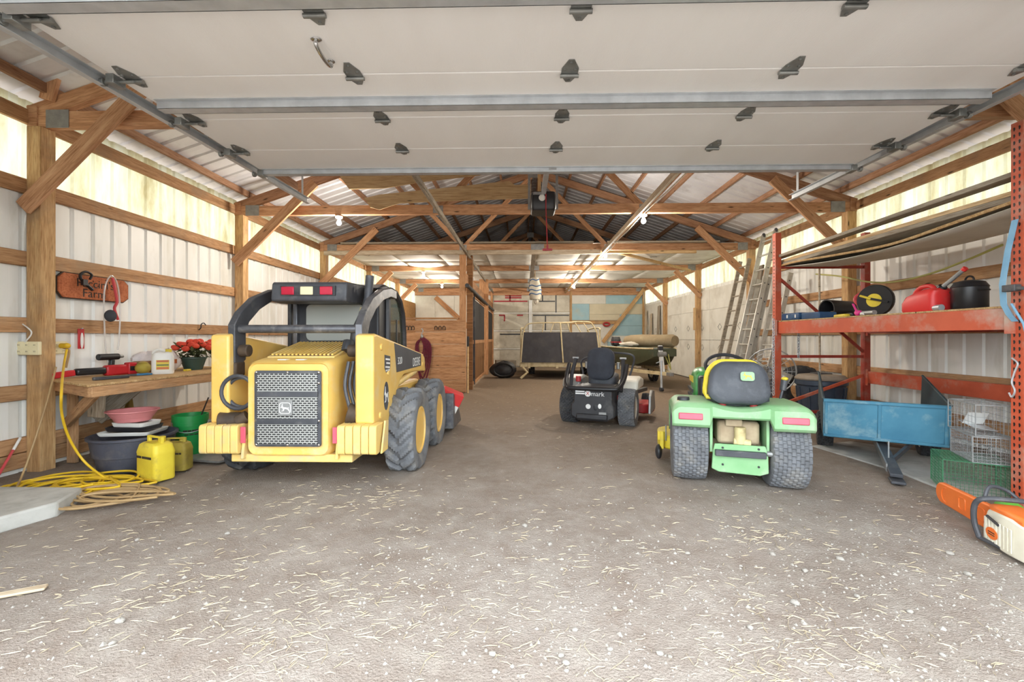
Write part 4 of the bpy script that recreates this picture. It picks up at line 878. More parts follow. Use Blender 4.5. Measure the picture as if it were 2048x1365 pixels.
# sign
SG = thing('farm_sign', 'brown wooden name sign with clipped corners on the left wall', 'sign', (XL - .0, 4.37, 1.66))
sgp = [(0, .06), (.05, 0), (.73, 0), (.80, .05), (.80, .2), (.74, .25), (.06, .25), (0, .20)]
G().prism(sgp, .0, .022, 'x').ob('board', 'sign_wood', SG, .004, 1); G().prism([(a * 1.02 - .008, b * 1.06 - .009) for a, b in sgp], -.004, .012, 'x').ob('dark_edge', 'sign_edge', SG)
RL = (R(90), 0, R(90))
text('lettering', "Paccini's", .125, 'sign_edge', SG, (.023, .40, .165), RL, .001, sx=1.05); text('lettering', 'Farm', .125, 'sign_edge', SG, (.023, .38, .06), RL, .001, sx=1.05)
tag(G().tube(spline([(.05, .32, .10), (.045, .26, .15), (.045, .20, .2), (.05, .19, .25), (.05, .25, .285), (.05, .31, .26), (.05, .29, .21)], 6), [.016 - .006 * i / 40 for i in range(37)], 8).box((.06, .22, .17), (.03, .05, .06)).ob('bridle_strap', 'black', None, loc=(XL + .0, 4.38, 1.66)), 'black strap looped over the left of the farm sign', 'strap')
X0 = XL + .03
def wl(px, py, X=X0): return at(px, py, X=X)
a, b = wl(209, 560, X0 + .05), wl(242, 700, X0 + .05)
lp = [wl(216, 725, X0 + .05), wl(211, 690, X0 + .05), wl(208, 620, X0 + .05), wl(210, 575, X0 + .05), wl(222, 552, X0 + .05), wl(235, 570, X0 + .05), wl(240, 620, X0 + .05), wl(238, 680, X0 + .05), wl(235, 700, X0 + .05)]
tag(G().tube(spline(lp, 6), .008, 7).ob('clear_hose', 'clear_tube', None), 'loop of clear plastic tubing hanging below the farm sign', 'hose')
BR = thing('scrub_brush', 'red handled scrub brush with dark bristles hanging on the left wall', 'brush', wl(233, 610, X0 + .09))
o0 = Vector(BR.location); G().tube([p - o0 for p in spline([wl(225, 556, X0 + .09), wl(230, 580, X0 + .09), wl(234, 604, X0 + .09), wl(229, 618, X0 + .09), wl(236, 640, X0 + .09)], 6)], .014, 8).ob('handle', 'brush_red', BR)
c_ = wl(221, 632, X0 + .12) - o0; G().ball(c_, (.045, .062, .066), 16, 8).ob('bristles', 'bristle', BR)
p = wl(162, 678, XL + .01); PK = thing('glove_pack', 'red and white blister pack hung on the girt above the bench', 'package', p); G().box((0, 0, 0), (.012, .065, .21)).ob('card', 'tool_red', PK, .004); G().ball((.01, .0, -.02), (.012, .016, .085)).ob('contents', 'white_plastic', PK); G().cyl((-.01, 0, .1), (.02, 0, .11), .006).ob('hanger', 'galv', PK)
# electrical boxes
def outlet(name, lab, c, rz, cols, mt='ivory'):
    o = thing(name, lab, 'outlet', c, rz); w_ = .075 * cols; G().box((0, 0, 0), (w_, .03, .125)).ob('cover_plate', mt, o, .006)
    for i in range(cols):
        for z in (-.03, .03): 
            x = -w_ / 2 + .0375 + i * .075; r = G().box((x, -.0165, z), (.03, .004, .036)).ob('receptacle', 'ivory', o, .002)
            for q in (-.006, .006): G().box((x + q, -.0192, z), (.003, .001, .012)).ob('slot', 'black', r)
    return o
oc = at(54, 697, Y=4.07); outlet('outlet_box', 'cream triple outlet box on the nearest left post', (oc.x, 4.083, oc.z), 0, 3)
tag(G().box((0, 0, 0), (.30, .02, .11)).ob('junction_box', 'sky_blue', None, .01, loc=(oc.x - .03, 4.11 - .02 + .09 - .09, oc.z)) , 'blue plastic box behind the triple outlet', 'outlet') if False else None
oj = at(25, 697, Y=4.13); tag(G().cyl((0, 0, 0), (0, -.05, 0), .055, n=8).ob('junction_box', 'sky_blue', None, .008, loc=(XL - .02 + .03, 4.14, oj.z)), 'blue octagonal junction box beside the nearest left post', 'outlet')
tag(G().tube(spline([at(52, 430, Y=4.09), at(47, 470, Y=4.085), at(46, 505, Y=4.085), at(36, 521, Y=4.09)], 5), .005, 6).ob('post_cable', 'white_plastic', None), 'thin white cable stapled down the nearest left post', 'cable')
p = wl(114, 696, XL + .0); o = outlet('wall_outlet', 'cream outlet on the left wall with yellow plugs in it', (XL + .012, p.y, p.z), R(90), 2)
PL = G().cyl((0, 0, .0), (.06, 0, 0), .026, n=10).ball((.06, 0, 0), (.03, .028, .028)).ob('plug', 'cord_yellow', o, loc=(0, -.03, .02), rot=(0, 0, R(-90)))
G().tube(spline([(.0, -.05, 0), (.02, -.09, -.03), (.0, -.08, -.2)], 5), .01, 7).ob('adapter', 'cord_tan', o)
wp = [at(40, 645, Y=4.08), at(60, 660, Y=4.06), at(62, 670, Y=4.06), at(50, 685, Y=4.07)]
tag(G().tube(spline(wp, 5), .006, 6).ob('white_cable', 'white_plastic', None), 'white cable entering the triple outlet box from above', 'cable')
# yellow extension cord hanging to the floor and its coils
hx_ = [Vector((XL + .11, p.y - .01, p.z - .02)), at(128, 730, X=XL + .25), at(123, 780, X=-3.75), at(124, 830, X=-3.8), at(140, 880, X=-3.85), at(170, 925, X=-3.8), at(215, 961, Z=.02)]
YC = thing('yellow_extension_cord', 'yellow extension cord hanging from the wall outlet into floor coils', 'cord', (-3.9, 3.8, 0)); yo = Vector(YC.location)
G().tube([q - yo for q in spline(hx_, 8)], .0095, 8).ob('hanging_run', 'cord_yellow', YC)
def coil(c, rx, ry, n, seed, z=.012, dz=.006):
    r_ = random.Random(seed); pts = []
    for l in range(n * 2):
        ox, oy, kx, ky, tw = r_.uniform(-.22, .22), r_.uniform(-.10, .10), r_.uniform(.45, 1.0), r_.uniform(.4, 1.1), r_.uniform(-.5, .5)
        for i in range(9):
            a = 2 * PI * i / 9; u, v = rx * kx * math.cos(a), ry * ky * math.sin(a); pts.append((c[0] + ox + u * math.cos(tw) - v * math.sin(tw), c[1] + oy + u * math.sin(tw) * .6 + v * math.cos(tw), z + dz * l * .7 + .006 * math.sin(a * 2 + l)))
    return spline(pts, 4)
    for i in range(n * 14):
        t = i / 14; a = 2 * PI * t; k = 1 + .16 * math.sin(t * 2.3 + seed); pts.append((c[0] + rx * k * math.cos(a) + .05 * math.sin(t * 1.7), c[1] + ry * k * math.sin(a) + .05 * math.cos(t * 2.1), z + dz * t * (1 + .4 * math.sin(a * 1.5))))
    return spline(pts, 2)
q = gr(130, 985); G().tube([Vector(v) - yo for v in coil((q.x - .02, q.y + .12), .42, .26, 5, 3)], .0095, 7).ob('coil', 'cord_yellow', YC)
q = gr(220, 1000); tag(G().tube(coil((q.x + .02, q.y + .02), .38, .22, 5, 8), .009, 7).ob('tan_extension_cord', 'cord_tan', None), 'coiled tan extension cord on the floor in front of the tub', 'cord')
tag(G().tube(spline([at(112, 735, X=XL + .2), at(95, 800, X=-4.3), at(70, 880, X=-4.25), at(45, 950, X=-4.25), at(28, 985, Z=.02)], 8), .008, 7).ob('tan_hanging_cord', 'cord_tan', None), 'tan cord running down past the nearest left post', 'cord')
# tools on the bench
p = onb(168, 752); RS = thing('reciprocating_saw', 'red and black cordless reciprocating saw lying on the workbench', 'power tool', (p.x + .24, p.y + .04, BZ), R(72))
G().bb((-.05, -.04, .0), (.17, .045, .11)).ob('body', 'tool_red', RS, .02); G().bb((-.3, -.038, .02), (-.04, .038, .09)).ob('gear_housing', 'black_plastic', RS, .02); G().bb((.15, -.045, .0), (.24, .045, .13)).ob('battery', 'tool_red', RS, .015)
G().bb((.165, -.048, .04), (.23, -.044, .09)).ob('label_sticker', 'black_plastic', RS); G().bar((-.3, 0, .05), (-.5, 0, .03), .05, .06).ob('nose', 'tool_red', RS, .01)
p = onb(200, 750); DR = thing('cordless_drill', 'dark cordless drill standing against the wall behind the saw', 'power tool', (XL + .1, p.y + .1, BZ), R(80)); G().bb((-.06, -.035, 0), (.06, .035, .05)).ob('battery', 'tool_red', DR, .01); G().bar((0, 0, .04), (.01, 0, .16), .045, .045).ob('grip', 'black_plastic', DR, .01); G().cyl((-.13, 0, .19), (.08, 0, .19), .035, n=12).ob('motor', 'black_plastic', DR, .006); G().cyl((.08, 0, .19), (.13, 0, .19), .022, .014, 10).ob('chuck', 'steel', DR)
p = onb(263, 745); tag(G().bb((-.0, -.16, 0), (.1, .2, .13)).ob('carton', 'cardboard', None, .004, loc=(p.x + .1, p.y + .06, BZ)), 'low brown cardboard carton at the back of the workbench', 'box')
p = onb(286, 748); tag(G().ball((0, 0, .065), (.075, .075, .065)).lathe([(.05, .12), (.02, .135), (.0001, .135)], 12).ob('twine_ball', 'fuel_old', None, loc=(p.x, p.y, BZ)), 'mustard yellow twine ball in front of the carton', 'ball of twine')
p = onb(326, 748); JG = thing('white_jug', 'white plastic jug with yellow cap and printed label on the workbench', 'jug', (p.x, p.y, BZ), R(35))
G().loft([[(x, y, z) for x, y in rrect(.2 * s, .13 * s, .035 * s)] for z, s in ((0, .95), (.01, 1), (.19, 1), (.23, .85), (.245, .55))]).ob('body', 'white_plastic', JG, 0); G().cyl((.05, 0, .24), (.05, 0, .275), .03, n=14).ob('cap', 'label_yellow', JG, .004); G().tube(spline([(-.08, 0, .18), (-.085, 0, .24), (-.04, 0, .27), (.02, 0, .255)], 5), .014, 8).ob('handle', 'white_plastic', JG)
lb_ = G().bb((-.055, -.067, .05), (.06, -.0655, .155)).ob('label_panel', 'label_yellow', JG)
for z, h_, mt in ((.142, .02, 'label_orange'), (.1, .014, 'label_green'), (.065, .022, 'label_orange')): G().bb((-.05, -.0685, z - h_ / 2), (.055, -.067, z + h_ / 2)).ob('label_band', mt, lb_)
def blob(c, r, seed, n=16, m=9, amp=.18):
    g = G(); r_ = random.Random(seed); ph = [r_.uniform(0, 6) for _ in range(6)]
    def fn(u, v):
        th = 2 * PI * u; fi = PI * v; k = 1 + amp * (math.sin(3 * th + ph[0]) * math.sin(2 * fi + ph[1]) + .6 * math.sin(5 * th + ph[2]) * math.sin(4 * fi + ph[3]))
        return (c[0] + r[0] * k * math.sin(fi) * math.cos(th), c[1] + r[1] * k * math.sin(fi) * math.sin(th), c[2] - r[2] * k * math.cos(fi))
    return g.surf(fn, n, m, True)
for px, py, dx, r, sd, lab in ((285, 735, -.12, (.12, .16, .12), 3, 'crumpled white plastic bag behind the carton'), (350, 735, -.05, (.10, .12, .13), 9, 'white plastic bag with orange print beside the jug')):
    p = onb(px, py + 10); BG = thing('plastic_bag', lab, 'bag', (max(p.x + dx - .16, XL + .16), p.y + .16, BZ), group='bags on the bench'); blob((0, 0, r[2] * .95), r, sd, 24, 14).ob('film', 'bag_plastic', BG)
    if sd == 9: G().box((r[0] * .95, -.02, .12), (.004, .07, .05)).ob('print', 'label_orange', BG)
def flower_pot(c, lab, s=1, rz=0):
    o = thing('flower_pot', lab, 'flower pot', c, rz, group='potted mums'); G().lathe([(.09 * s, 0), (.13 * s, .13 * s), (.14 * s, .135 * s), (.14 * s, .15 * s), (.125 * s, .15 * s), (.115 * s, .12 * s), (.001, .12 * s)], 22).ob('pot', 'pot_green', o)
    r_ = random.Random(int(c[0] * 100)); g = G()
    for i in range(170):
        a = r_.uniform(0, 2 * PI); b = r_.uniform(.1, 1) ; rr = .17 * s * b; z = .14 * s + r_.uniform(.0, .17) * s; M = Matrix.Translation((rr * math.cos(a), rr * math.sin(a), z)) @ Euler((r_.uniform(-1, 1), r_.uniform(-1, 1), a)).to_matrix().to_4x4()
        g.add([(0, -.02, 0), (.05, 0, .01), (0, .02, 0), (-.03, 0, -.004)], [(0, 1, 2, 3)], M)
    lf = g.ob('foliage', 'leaf', o); lf['kind'] = 'stuff'
    for i in range(26):
        a = i * 2.4; rr = .19 * s * math.sqrt((i + .5) / 26); z = .33 * s - rr * rr * 1.8 / s + r_.uniform(-.02, .02)
        G().ball((rr * math.cos(a), rr * math.sin(a), z), (.042 * s, .042 * s, .03 * s), 8, 5, (r_.uniform(-.5, .5), r_.uniform(-.5, .5), 0)).ob('bloom', 'mum_red', o)
    return o
p = onb(378, 741); flower_pot((p.x - .02, p.y + .1, BZ), 'green pot of red mums at the end of the workbench, whole in view', 1.05)
flower_pot((p.x + .08, p.y + .52, BZ), 'farther pot of red mums mostly hidden by the yellow loader', 1.1)
p = onb(372, 742); tag(G().box((0, 0, .012), (.05, .07, .024)).ob('tape_measure', 'label_yellow', None, .006, loc=(p.x + .06, p.y - .06, BZ)), 'small yellow tag block in front of the flower pot', 'tape measure')
p = onb(205, 757); tag(G().bar((-.16, 0, .018), (.14, .02, .018), .035, .03).ob('pry_bar', 'gun_grey', None, .008, loc=(p.x + .22, p.y - .12, BZ), rot=(0, 0, R(70))), 'dark flat bar lying at the front of the workbench', 'pry bar')
p = onb(255, 753); PP = thing('pliers', 'pliers with blue grips lying open on the workbench', 'pliers', (p.x + .08, p.y, BZ), R(70))
for sg in (-1, 1): G().tube(spline([(0, 0, .015), (.05, sg * .025, .015), (.14, sg * .03, .015)], 4), .01, 7).ob('grip', 'sky_blue', PP)
G().bar((-.06, 0, .015), (.01, 0, .015), .03, .02).ob('jaws', 'gun_grey', PP, .004)
p = wl(399, 652, XL + .01); tag(G().tube(spline([(0, 0, 0), (.03, 0, .03), (.035, 0, .08), (.05, .03, .1), (.06, .06, .07)], 5), .007, 6).ob('wall_hook', 'black', None, loc=(XL, p.y, p.z - .06)), 'black wire hook above the flower pots', 'hook')
# ---- floor things under the bench
q = gr(268, 952); TB = thing('stock_tub', 'round dark grey rubber feed tub under the workbench', 'tub', (q.x * 1.07, q.y * 1.07, 0))
G().lathe([(.25, 0), (.27, .02), (.29, .14), (.305, .145), (.33, .3), (.35, .305), (.35, .325), (.325, .325), (.31, .29), (.27, .06), (.001, .05)], 36).ob('bowl', 'tub', TB)
tc = Vector((q.x * 1.07, q.y * 1.07, 0))
for z, w_, h_, mt, lab, dx, rz_ in ((.326, .46, .035, 'white_plastic', 'lower white tray lying across the tub', .0, 8), (.362, .38, .04, 'black_plastic', 'black tray between two white trays on the tub', .01, 3), (.403, .33, .04, 'white_plastic', 'upper white tray right under the pink basin', .03, -4)):
    tag(G().loft([[(x, y, zz) for x, y in rrect(w_ * s, w_ * .7 * s, .03)] for zz, s in ((0, .92), (h_ * .3, .96), (h_, 1), (h_, .95), (h_ * .5, .92))]).ob('plastic_tray', mt, None, loc=(tc.x + dx, tc.y, z), rot=(0, 0, R(rz_))), lab, 'tray', 'trays on the tub')
tag(G().lathe([(.13, 0), (.14, .005), (.155, .04), (.16, .04), (.195, .095), (.21, .1), (.21, .108), (.19, .104), (.15, .03), (.001, .02)], 32).ob('basin', 'pink', None, loc=(tc.x - .01, tc.y, .444)), 'pink plastic basin on top of the stacked trays', 'basin')
q = gr(364, 915); GB = thing('green_bucket', 'green plastic bucket with black lettering beside the tub', 'bucket', (q.x + .0, q.y + .12, 0))
G().lathe([(.12, 0), (.125, .01), (.145, .32), (.155, .322), (.155, .36), (.165, .362), (.165, .43), (.15, .43), (.145, .35), (.115, .03), (.001, .03)], 30).ob('pail', 'pail_green', GB)
G().tube([(.165 * math.cos(a), .165 * math.sin(a) , .37 - .12 * math.sin(a - R(200)) if False else .36 - .1 * max(0, math.sin(R(-20) - a) if False else math.cos(a + R(60)))) for a in [R(-150) + R(180) * i / 16 for i in range(17)]], .004, 6).ob('bail', 'galv', GB)
for a0, a1, z in ((-78, -64, .275), (-62, -50, .275), (-48, -40, .275), (-38, -22, .275), (-74, -60, .235), (-57, -42, .235), (-39, -26, .235)): G().tube([((.146 if z > .25 else .1435) * math.cos(R(a)), (.146 if z > .25 else .1435) * math.sin(R(a)), z) for a in (a0, (a0 + a1) / 2, a1)], .009 if z > .25 else .006, 6).ob('faded_print', 'sign_edge', GB)
tag(G().tube([(0, 0, .1), (.14, .1, .6)], .008, 6).ob('stick', 'sign_edge', None, loc=(q.x, q.y + .1, 0)), 'thin dark stick standing in the green bucket', 'stick')
def fuel_can(c, rz_, mt, lab, s=1):
    o = thing('fuel_can', lab, 'fuel can', c, rz_, group='yellow fuel cans'); G().loft([[(x, y, z * s) for x, y in rrect(.25 * k * s, .16 * k * s, .03 * s)] for z, k in ((0, .96), (.012, 1), (.2, 1), (.21, 1.02), (.225, 1), (.275, .88), (.29, .7))]).ob('body', mt, o)
    G().bb((-.1 * s, -.012, .285 * s), (-.07 * s, .012, .325 * s)).bb((.06 * s, -.012, .285 * s), (.09 * s, .012, .325 * s)).bb((-.1 * s, -.012, .32 * s), (.09 * s, .012, .335 * s)).ob('handle', mt, o, .004); G().cyl((.03 * s, .03, .28 * s), (.03 * s, .03, .33 * s), .025 * s, n=12).ob('cap', mt, o, .004)
    [G().bb((x0 * s, -.083 * s, .172 * s), ((x0 + w_) * s, -.0795 * s, .19 * s)).ob('stencil_mark', 'sign_edge', o) for x0, w_ in ((-.1, .03), (-.065, .022), (-.03, .02), (-.004, .028), (.03, .03), (.064, .022))]; return o
q = gr(312, 961); fuel_can((q.x * 1.015, q.y * 1.015, 0), R(-22), 'fuel_yellow', 'yellow metal fuel can in front of the tub', 1.12)
fuel_can((q.x - .07, q.y + .33, 0), R(8), 'fuel_old', 'dirtier old yellow can behind the bright yellow can', .9)
tag(beam('leaning_board', (-4.1, 4.42, .02), (-4.52, 5.1, .5), .03, .24, 'fuel_old'), 'yellowed board leaning on the wall behind the tub', 'board')
tag(G().bb((0, -.25, 0), (.3, .3, .28)).ob('cardboard_box', 'cardboard', None, .004, loc=(-3.42, 5.05, 0), rot=(0, 0, R(20))), 'brown cardboard box behind the green bucket', 'box')
q = gr(400, 915); tag(G().prism([(-.3, -.1), (.35, -.22), (.45, .1), (-.1, .22)], 0, .02, 'z').ob('paper_sack', 'galv_dull', None, loc=(q.x, q.y, .0)), 'flat grey sheet on the floor beside the green bucket', 'sheet')
SLB = at(60, 1035, Z=.0)
tag(G().prism([(-4.6, 2.75), (-3.4, 2.75), (-3.28, 3.1), (-3.42, 3.42), (-4.6, 3.42)], -.02, .09, 'z').ob('concrete_block', 'concrete', None, .015), 'broken pale concrete slab at the left front corner', 'concrete slab')
RD = thing('marker_rod', 'thin white and red rod leaning on the left wall', 'rod', (-4.5, 3.72, 0)); e0 = Vector((-4.5, 3.72, 0)); d0 = (at(41, 876, X=-4.62 + .02) - e0)
G().tube([Vector((0, 0, 0)), d0 * .72], .011, 8).ob('red_part', 'brush_red', RD); G().tube([d0 * .72, d0], .011, 8).ob('white_tip', 'white_plastic', RD)

# ---------------------------------------------------------------- horse stall
YS = Y1 + 2 * SP + .02
xs1 = -1.29
SW = sthing('wall_stall', (0, YS, 0))
for i in range(6):
    z = .02 + i * .272; beam('plank', (XL + .15, -.06, z + .134), (xs1, -.06, z + .134), .04, .266, 'stall', SW, bevel=.003)
beam('cap_rail', (XL + .15, .0, 1.69), (xs1 - .16, 0, 1.69), .14, .04, 'girt', SW)
o = beam('stall_post', (xs1 - .075, YS + .05, 0), (xs1 - .075, YS + .05, CHZ), .15, .14, 'stall', bevel=.005); tag(o, 'orange brown corner post of the horse stall under the third truss', 'post')
tag(beam('stall_stud', (xs1 + .02, YS + .62, 0), (xs1 + .02, YS + .62, CHZ), .1, .14, 'stall_z'), 'stall post just behind the corner post, along the aisle', 'post', 'aisle posts')
for yy, lab in ((14.95, 'stall post between the two sliding stall doors'),): tag(beam('stall_stud', (xs1 - .02, yy + .3, 0), (xs1 - .02, yy + .3, CHZ), .12, .3, 'stall'), lab, 'post', 'aisle posts')
for y0, y1, lab in ((11.5, 14.9, 'sliding stall door with dark upper panel, nearer one'), (15.6, 18.9, 'sliding stall door with dark upper panel, farther one')):
    D = thing('stall_door', lab, 'door', (xs1 + .02, y0, 0), group='stall doors'); L = y1 - y0
    for z in (.05, 2.3): beam('rail', (0, 0, z + .04), (0, L, z + .04), .04, .09, 'stall', D)
    beam('rail', (0, 0, 1.14), (0, L, 1.14), .04, .1, 'stall', D)
    for y in (.05, L - .05): beam('stile', (0, y, .05), (0, y, 2.34), .04, .1, 'cab_black' if y < .1 else 'stall', D)
    for j in range(5): beam('plank', (-.005, .1 + j * (L - .2) / 5 + (L - .2) / 10, .1), (-.005, .1 + j * (L - .2) / 5 + (L - .2) / 10, 1.09), (L - .2) / 5 - .01, .025, 'stall', D, roll=R(90) if False else 0) if False else G().bb((-.015, .1 + j * (L - .2) / 5, .1), (.01, .1 + (j + 1) * (L - .2) / 5 - .01, 1.09)).ob('plank', 'stall_z', D)
    G().bb((-.012, .1, 1.19), (.008, L - .1, 2.25)).ob('dark_panel', 'screen_dark', D)
tag(beam('stall_header', (xs1 - .03, YS + .1, 2.62), (xs1 - .03, YB - .1, 2.62), .04, .25, 'stall'), 'long board above the stall doors', 'board')
tag(G().tube([at(934, 571, X=xs1 + .09), (xs1 + .09, 18.6, 2.38)], .045, 10).ob('door_rail_pipe', 'cab_black', None), 'black pipe rail running above the stall doors', 'rail')
# things hung on the stall wall
for px in (814, 820, 826, 872, 880, 888):
    p = at(px, 657, Y=YS - .085); tag(G().tube([(x, 0, z) for x, z in [(.03 * math.cos(R(a)), .05 * math.sin(R(a))) for a in range(-60, 241, 25)]], .009, 6).ob('horseshoe', 'greasy', None, loc=(p.x, YS - .091, p.z)), 'rusty horseshoe nailed to the stall wall, ' + {814: 'leftmost of the left three', 820: 'middle of the left three', 826: 'rightmost of the left three', 872: 'leftmost of the right three', 880: 'middle of the right three', 888: 'rightmost of the right three'}[px], 'horseshoe', 'horseshoes on the stall')
p = at(844, 662, Y=YS - .12); RP = thing('lead_rope', 'dark red braided rope hanging from a hook on the stall wall', 'rope', (p.x, YS - .13, p.z))
G().tube(spline([(0, .05, .05), (0, -.02, .04), (.03, -.02, 0), (0, -.01, -.06), (-.02, 0, -.1)], 5), .012, 7).ob('hook', 'galv', RP); G().ball((0, 0, -.13), (.035, .03, .05)).ob('pulley', 'galv_dull', RP)
for i in range(6):
    w_ = .06 + .02 * i; L = .6 + .09 * i; dx = -.02 + .012 * i
    G().tube(spline([(dx, 0, -.16), (dx - w_, -.01 - .006 * i, -.3), (dx - w_ * .9, -.01, -.1 - L * .6), (dx, -.01 - .01 * i, -.16 - L * (.7 + .06 * i)), (dx + w_ * .9, -.01, -.1 - L * .6), (dx + w_, -.01 - .006 * i, -.32), (dx + .01, 0, -.16)], 5), .017, 7).ob('rope_loop', 'rope_red', RP)
p = gr(933, 795); HT = thing('hand_tool', 'long handled tool with dark grip leaning at the stall corner', 'tool', (xs1 + .06, YS - .1, 0)); G().tube([(0, 0, .0), (.0, .02, 1.05)], .018, 8).ob('shaft', 'bench', HT); G().tube([(0, .02, 1.05), (0, .03, 1.28)], .024, 8).ob('grip', 'black', HT)
rb = Vector((SX + .8, 6.08, .16)); RB = thing('red_carton', 'red and white carton tilted in the loader bucket', 'box', (rb.x + .05, rb.y - .04, .30), 0, rot=(R(10), R(24), R(15)))
G().bb((-.14, -.09, .1), (.14, .09, .26)).ob('red_half', 'can_red', RB, .006); G().bb((-.135, -.085, -.12), (.135, .085, .1)).ob('white_half', 'white_plastic', RB, .006)
# ---------------------------------------------------------------- back of the barn
p = at(1070, 578, Y=13.32); FB = thing('feed_sack', 'white sack with blue stripes hanging from the middle of the ceiling', 'sack', (p.x, 13.32, p.z))
def sk_(u, v):
    a = 2 * PI * u; k = .75 + .35 * math.sin(PI * min(1, v * .9 + .15)) + .07 * math.sin(3 * a + 5 * v); return (.16 * k * math.cos(a), .13 * k * math.sin(a), -.32 + .64 * v)
G().surf(sk_, 22, 12, True).ob('cloth', 'feed_sack', FB)
for v in (.25, .42, .62, .9): G().tube([tuple(c * 1.015 if i < 2 else c for i, c in enumerate(sk_(q / 22, v + .03 * math.sin(q)))) for q in range(22)], .016, 6, True).ob('stripe', 'sack_blue', FB)
blob((.03, -.02, -.36), (.07, .07, .09), 4).ob('torn_end', 'feed_sack', FB); G().tube([(0, 0, .3), (0, .02, CHZ - p.z)], .01, 6).ob('cord', 'cord_tan', FB)
# flatbed trailer
TL = thing('utility_trailer', 'cream framed utility trailer with black tailgate parked at the back', 'trailer', (1.15, 13.7, 0), R(-2))
G().bb((-1.2, .1, .40), (1.2, 3.6, .45)).ob('bed', 'ramp_black', TL)
for sg in (-1, 1):
    G().bb((sg * 1.2 - .04, .05, .36), (sg * 1.2 + .04, 3.6, .48)).ob('side_rail', 'trailer_cream', TL, .006)
    G().tube(spline([(sg * 1.2, .12, .48), (sg * 1.2, .12, 1.35), (sg * 1.2, .35, 1.55), (sg * 1.2, 3.2, 1.55), (sg * 1.2, 3.5, 1.4), (sg * 1.2, 3.55, .48)], 6), .025, 8).ob('guard_rail', 'trailer_cream', TL)
    o = tire(.3, .2, .18, 'lug', .3, 16).ob('tire', 'rubber_dark', TL, loc=(sg * 1.05 * .85, 1.9, .3)); rim_g(.18, .2, .04, sg).ob('rim', 'rim_white', o)
G().bb((-1.22, 0, .36), (1.22, .1, .50)).ob('rear_sill', 'trailer_cream', TL, .008)
gate = G().prism([(-1.2, .0), (1.2, 0), (1.1, .92), (-1.13, .92)], -.012, .012, 'y').ob('tailgate', 'ramp_black', TL, loc=(0, -.06, .50), rot=(R(-6), 0, 0))
for seg in (((-1.2, 0, 0), (-1.13, 0, .93)), ((1.2, 0, 0), (1.1, 0, .93)), ((.08, -.02, 0), (.0, -.02, 1.2)), ((.0, 0, 1.2), (.4, 0, 1.22))): G().tube(seg, .022, 8).ob('gate_frame', 'trailer_cream', gate)
G().tube(spline([(-1.13, 0, .92), (-1.06, .0, 1.1), (-.85, 0, 1.2), (.0, 0, 1.22)], 6), .02, 8).ob('gate_hoop', 'trailer_cream', gate); G().tube(spline([(0, 0, 1.22), (.8, 0, 1.24), (.98, 0, 1.15), (1.1, 0, .92)], 6), .02, 8).ob('gate_hoop', 'trailer_cream', gate)
for a, b in ((-.55, -.5), (-.3, -.2), (.3, .22), (.62, .45), (.88, .7)): G().tube([(a, 0, .92), (b, 0, 1.21)], .016, 7).ob('gate_bar', 'trailer_cream', gate)
for x in (-.95, -.1, .25, .8): G().bb((x - .04, -.04, .32), (x + .04, .02, .5)).ob('hinge_lug', 'trailer_cream', TL, .006)
G().tube([(-1.15, -.03, .36), (-1.0, -.05, .2), (-1.2, -.1, .02)], .04, 8).ob('drop_leg', 'trailer_cream', TL); G().tube([(1.0, -.03, .36), (.6, -.05, .2), (1.3, -.2, .1)], .04, 8).ob('drop_leg', 'trailer_cream', TL) if False else None
# boat on its trailer
BA, BB_ = Vector((3.08, 14.2, 0)), Vector((3.42, 10.9, 0)); bd = (BB_ - BA); brz = math.atan2(bd.y, bd.x)
BT = thing('jon_boat', 'olive flat bottomed boat resting on a boat trailer at the back right', 'boat', (BA.x, BA.y, .0), brz); BL = bd.length
def hull(u, v):
    t = u; k = 1 if t < .6 else 1 - .55 * ((t - .6) / .4) ** 2; zb = .52 + (.30 * max(0, (t - .6) / .4) ** 2); w_ = .62 * k
    pr = [(-w_, .98), (-w_ * .94, zb + .14), (-w_ * .76, zb), (w_ * .76, zb), (w_ * .94, zb + .14), (w_, .98)]; q = v * 5; i = min(int(q), 4); f = q - i
    return (t * BL, pr[i][0] * (1 - f) + pr[i + 1][0] * f, pr[i][1] * (1 - f) + pr[i + 1][1] * f)
G().surf(hull, 18, 16).ob('hull', 'boat_olive', BT, solid=.015)
for sg in (-1, 1): G().tube([(t * BL, sg * .62 * (1 if t < .6 else 1 - .55 * ((t - .6) / .4) ** 2), .985) for t in [i / 16 for i in range(17)]], .02, 7).ob('gunwale', 'trailer_cream', BT)
G().bb((BL - .03, -.29, .80), (BL + .0, .29, .98)).ob('bow_plate', 'boat_olive', BT); G().bb((-.02, -.6, .55), (.01, .6, .98)).ob('transom', 'boat_olive', BT); G().bb((.8, -.58, .82), (1.1, .58, .86)).ob('thwart', 'grey_board', BT)
OM = thing('outboard_motor', 'small black and red outboard motor on the boat stern', 'outboard motor', (BA.x - .14, BA.y + .06, .98)); G().loft([[(x, y, z) for x, y in rrect(.26 * s, .36 * s, .07 * s)] for z, s in ((.02, .7), (.06, 1), (.2, 1.02), (.3, .8))]).ob('cowl', 'cab_black', OM); G().bb((-.14, -.19, .12), (.14, .19, .15)).ob('stripe', 'dusty_red', OM); G().bb((-.04, -.06, -.6), (.04, .1, .06)).ob('leg', 'cab_black', OM, .01)
c1, c2 = at(1262, 683, Y=12.6), at(1345, 683, Y=11.7); CR = thing('carpet_roll', 'dusty tan rolled carpet lying across the boat', 'carpet roll', (c1.x, c1.y, 1.0)); dv = Vector((c2.x - c1.x, c2.y - c1.y, 0)); x_, y_, z_ = frame((0, 0, 0), dv)
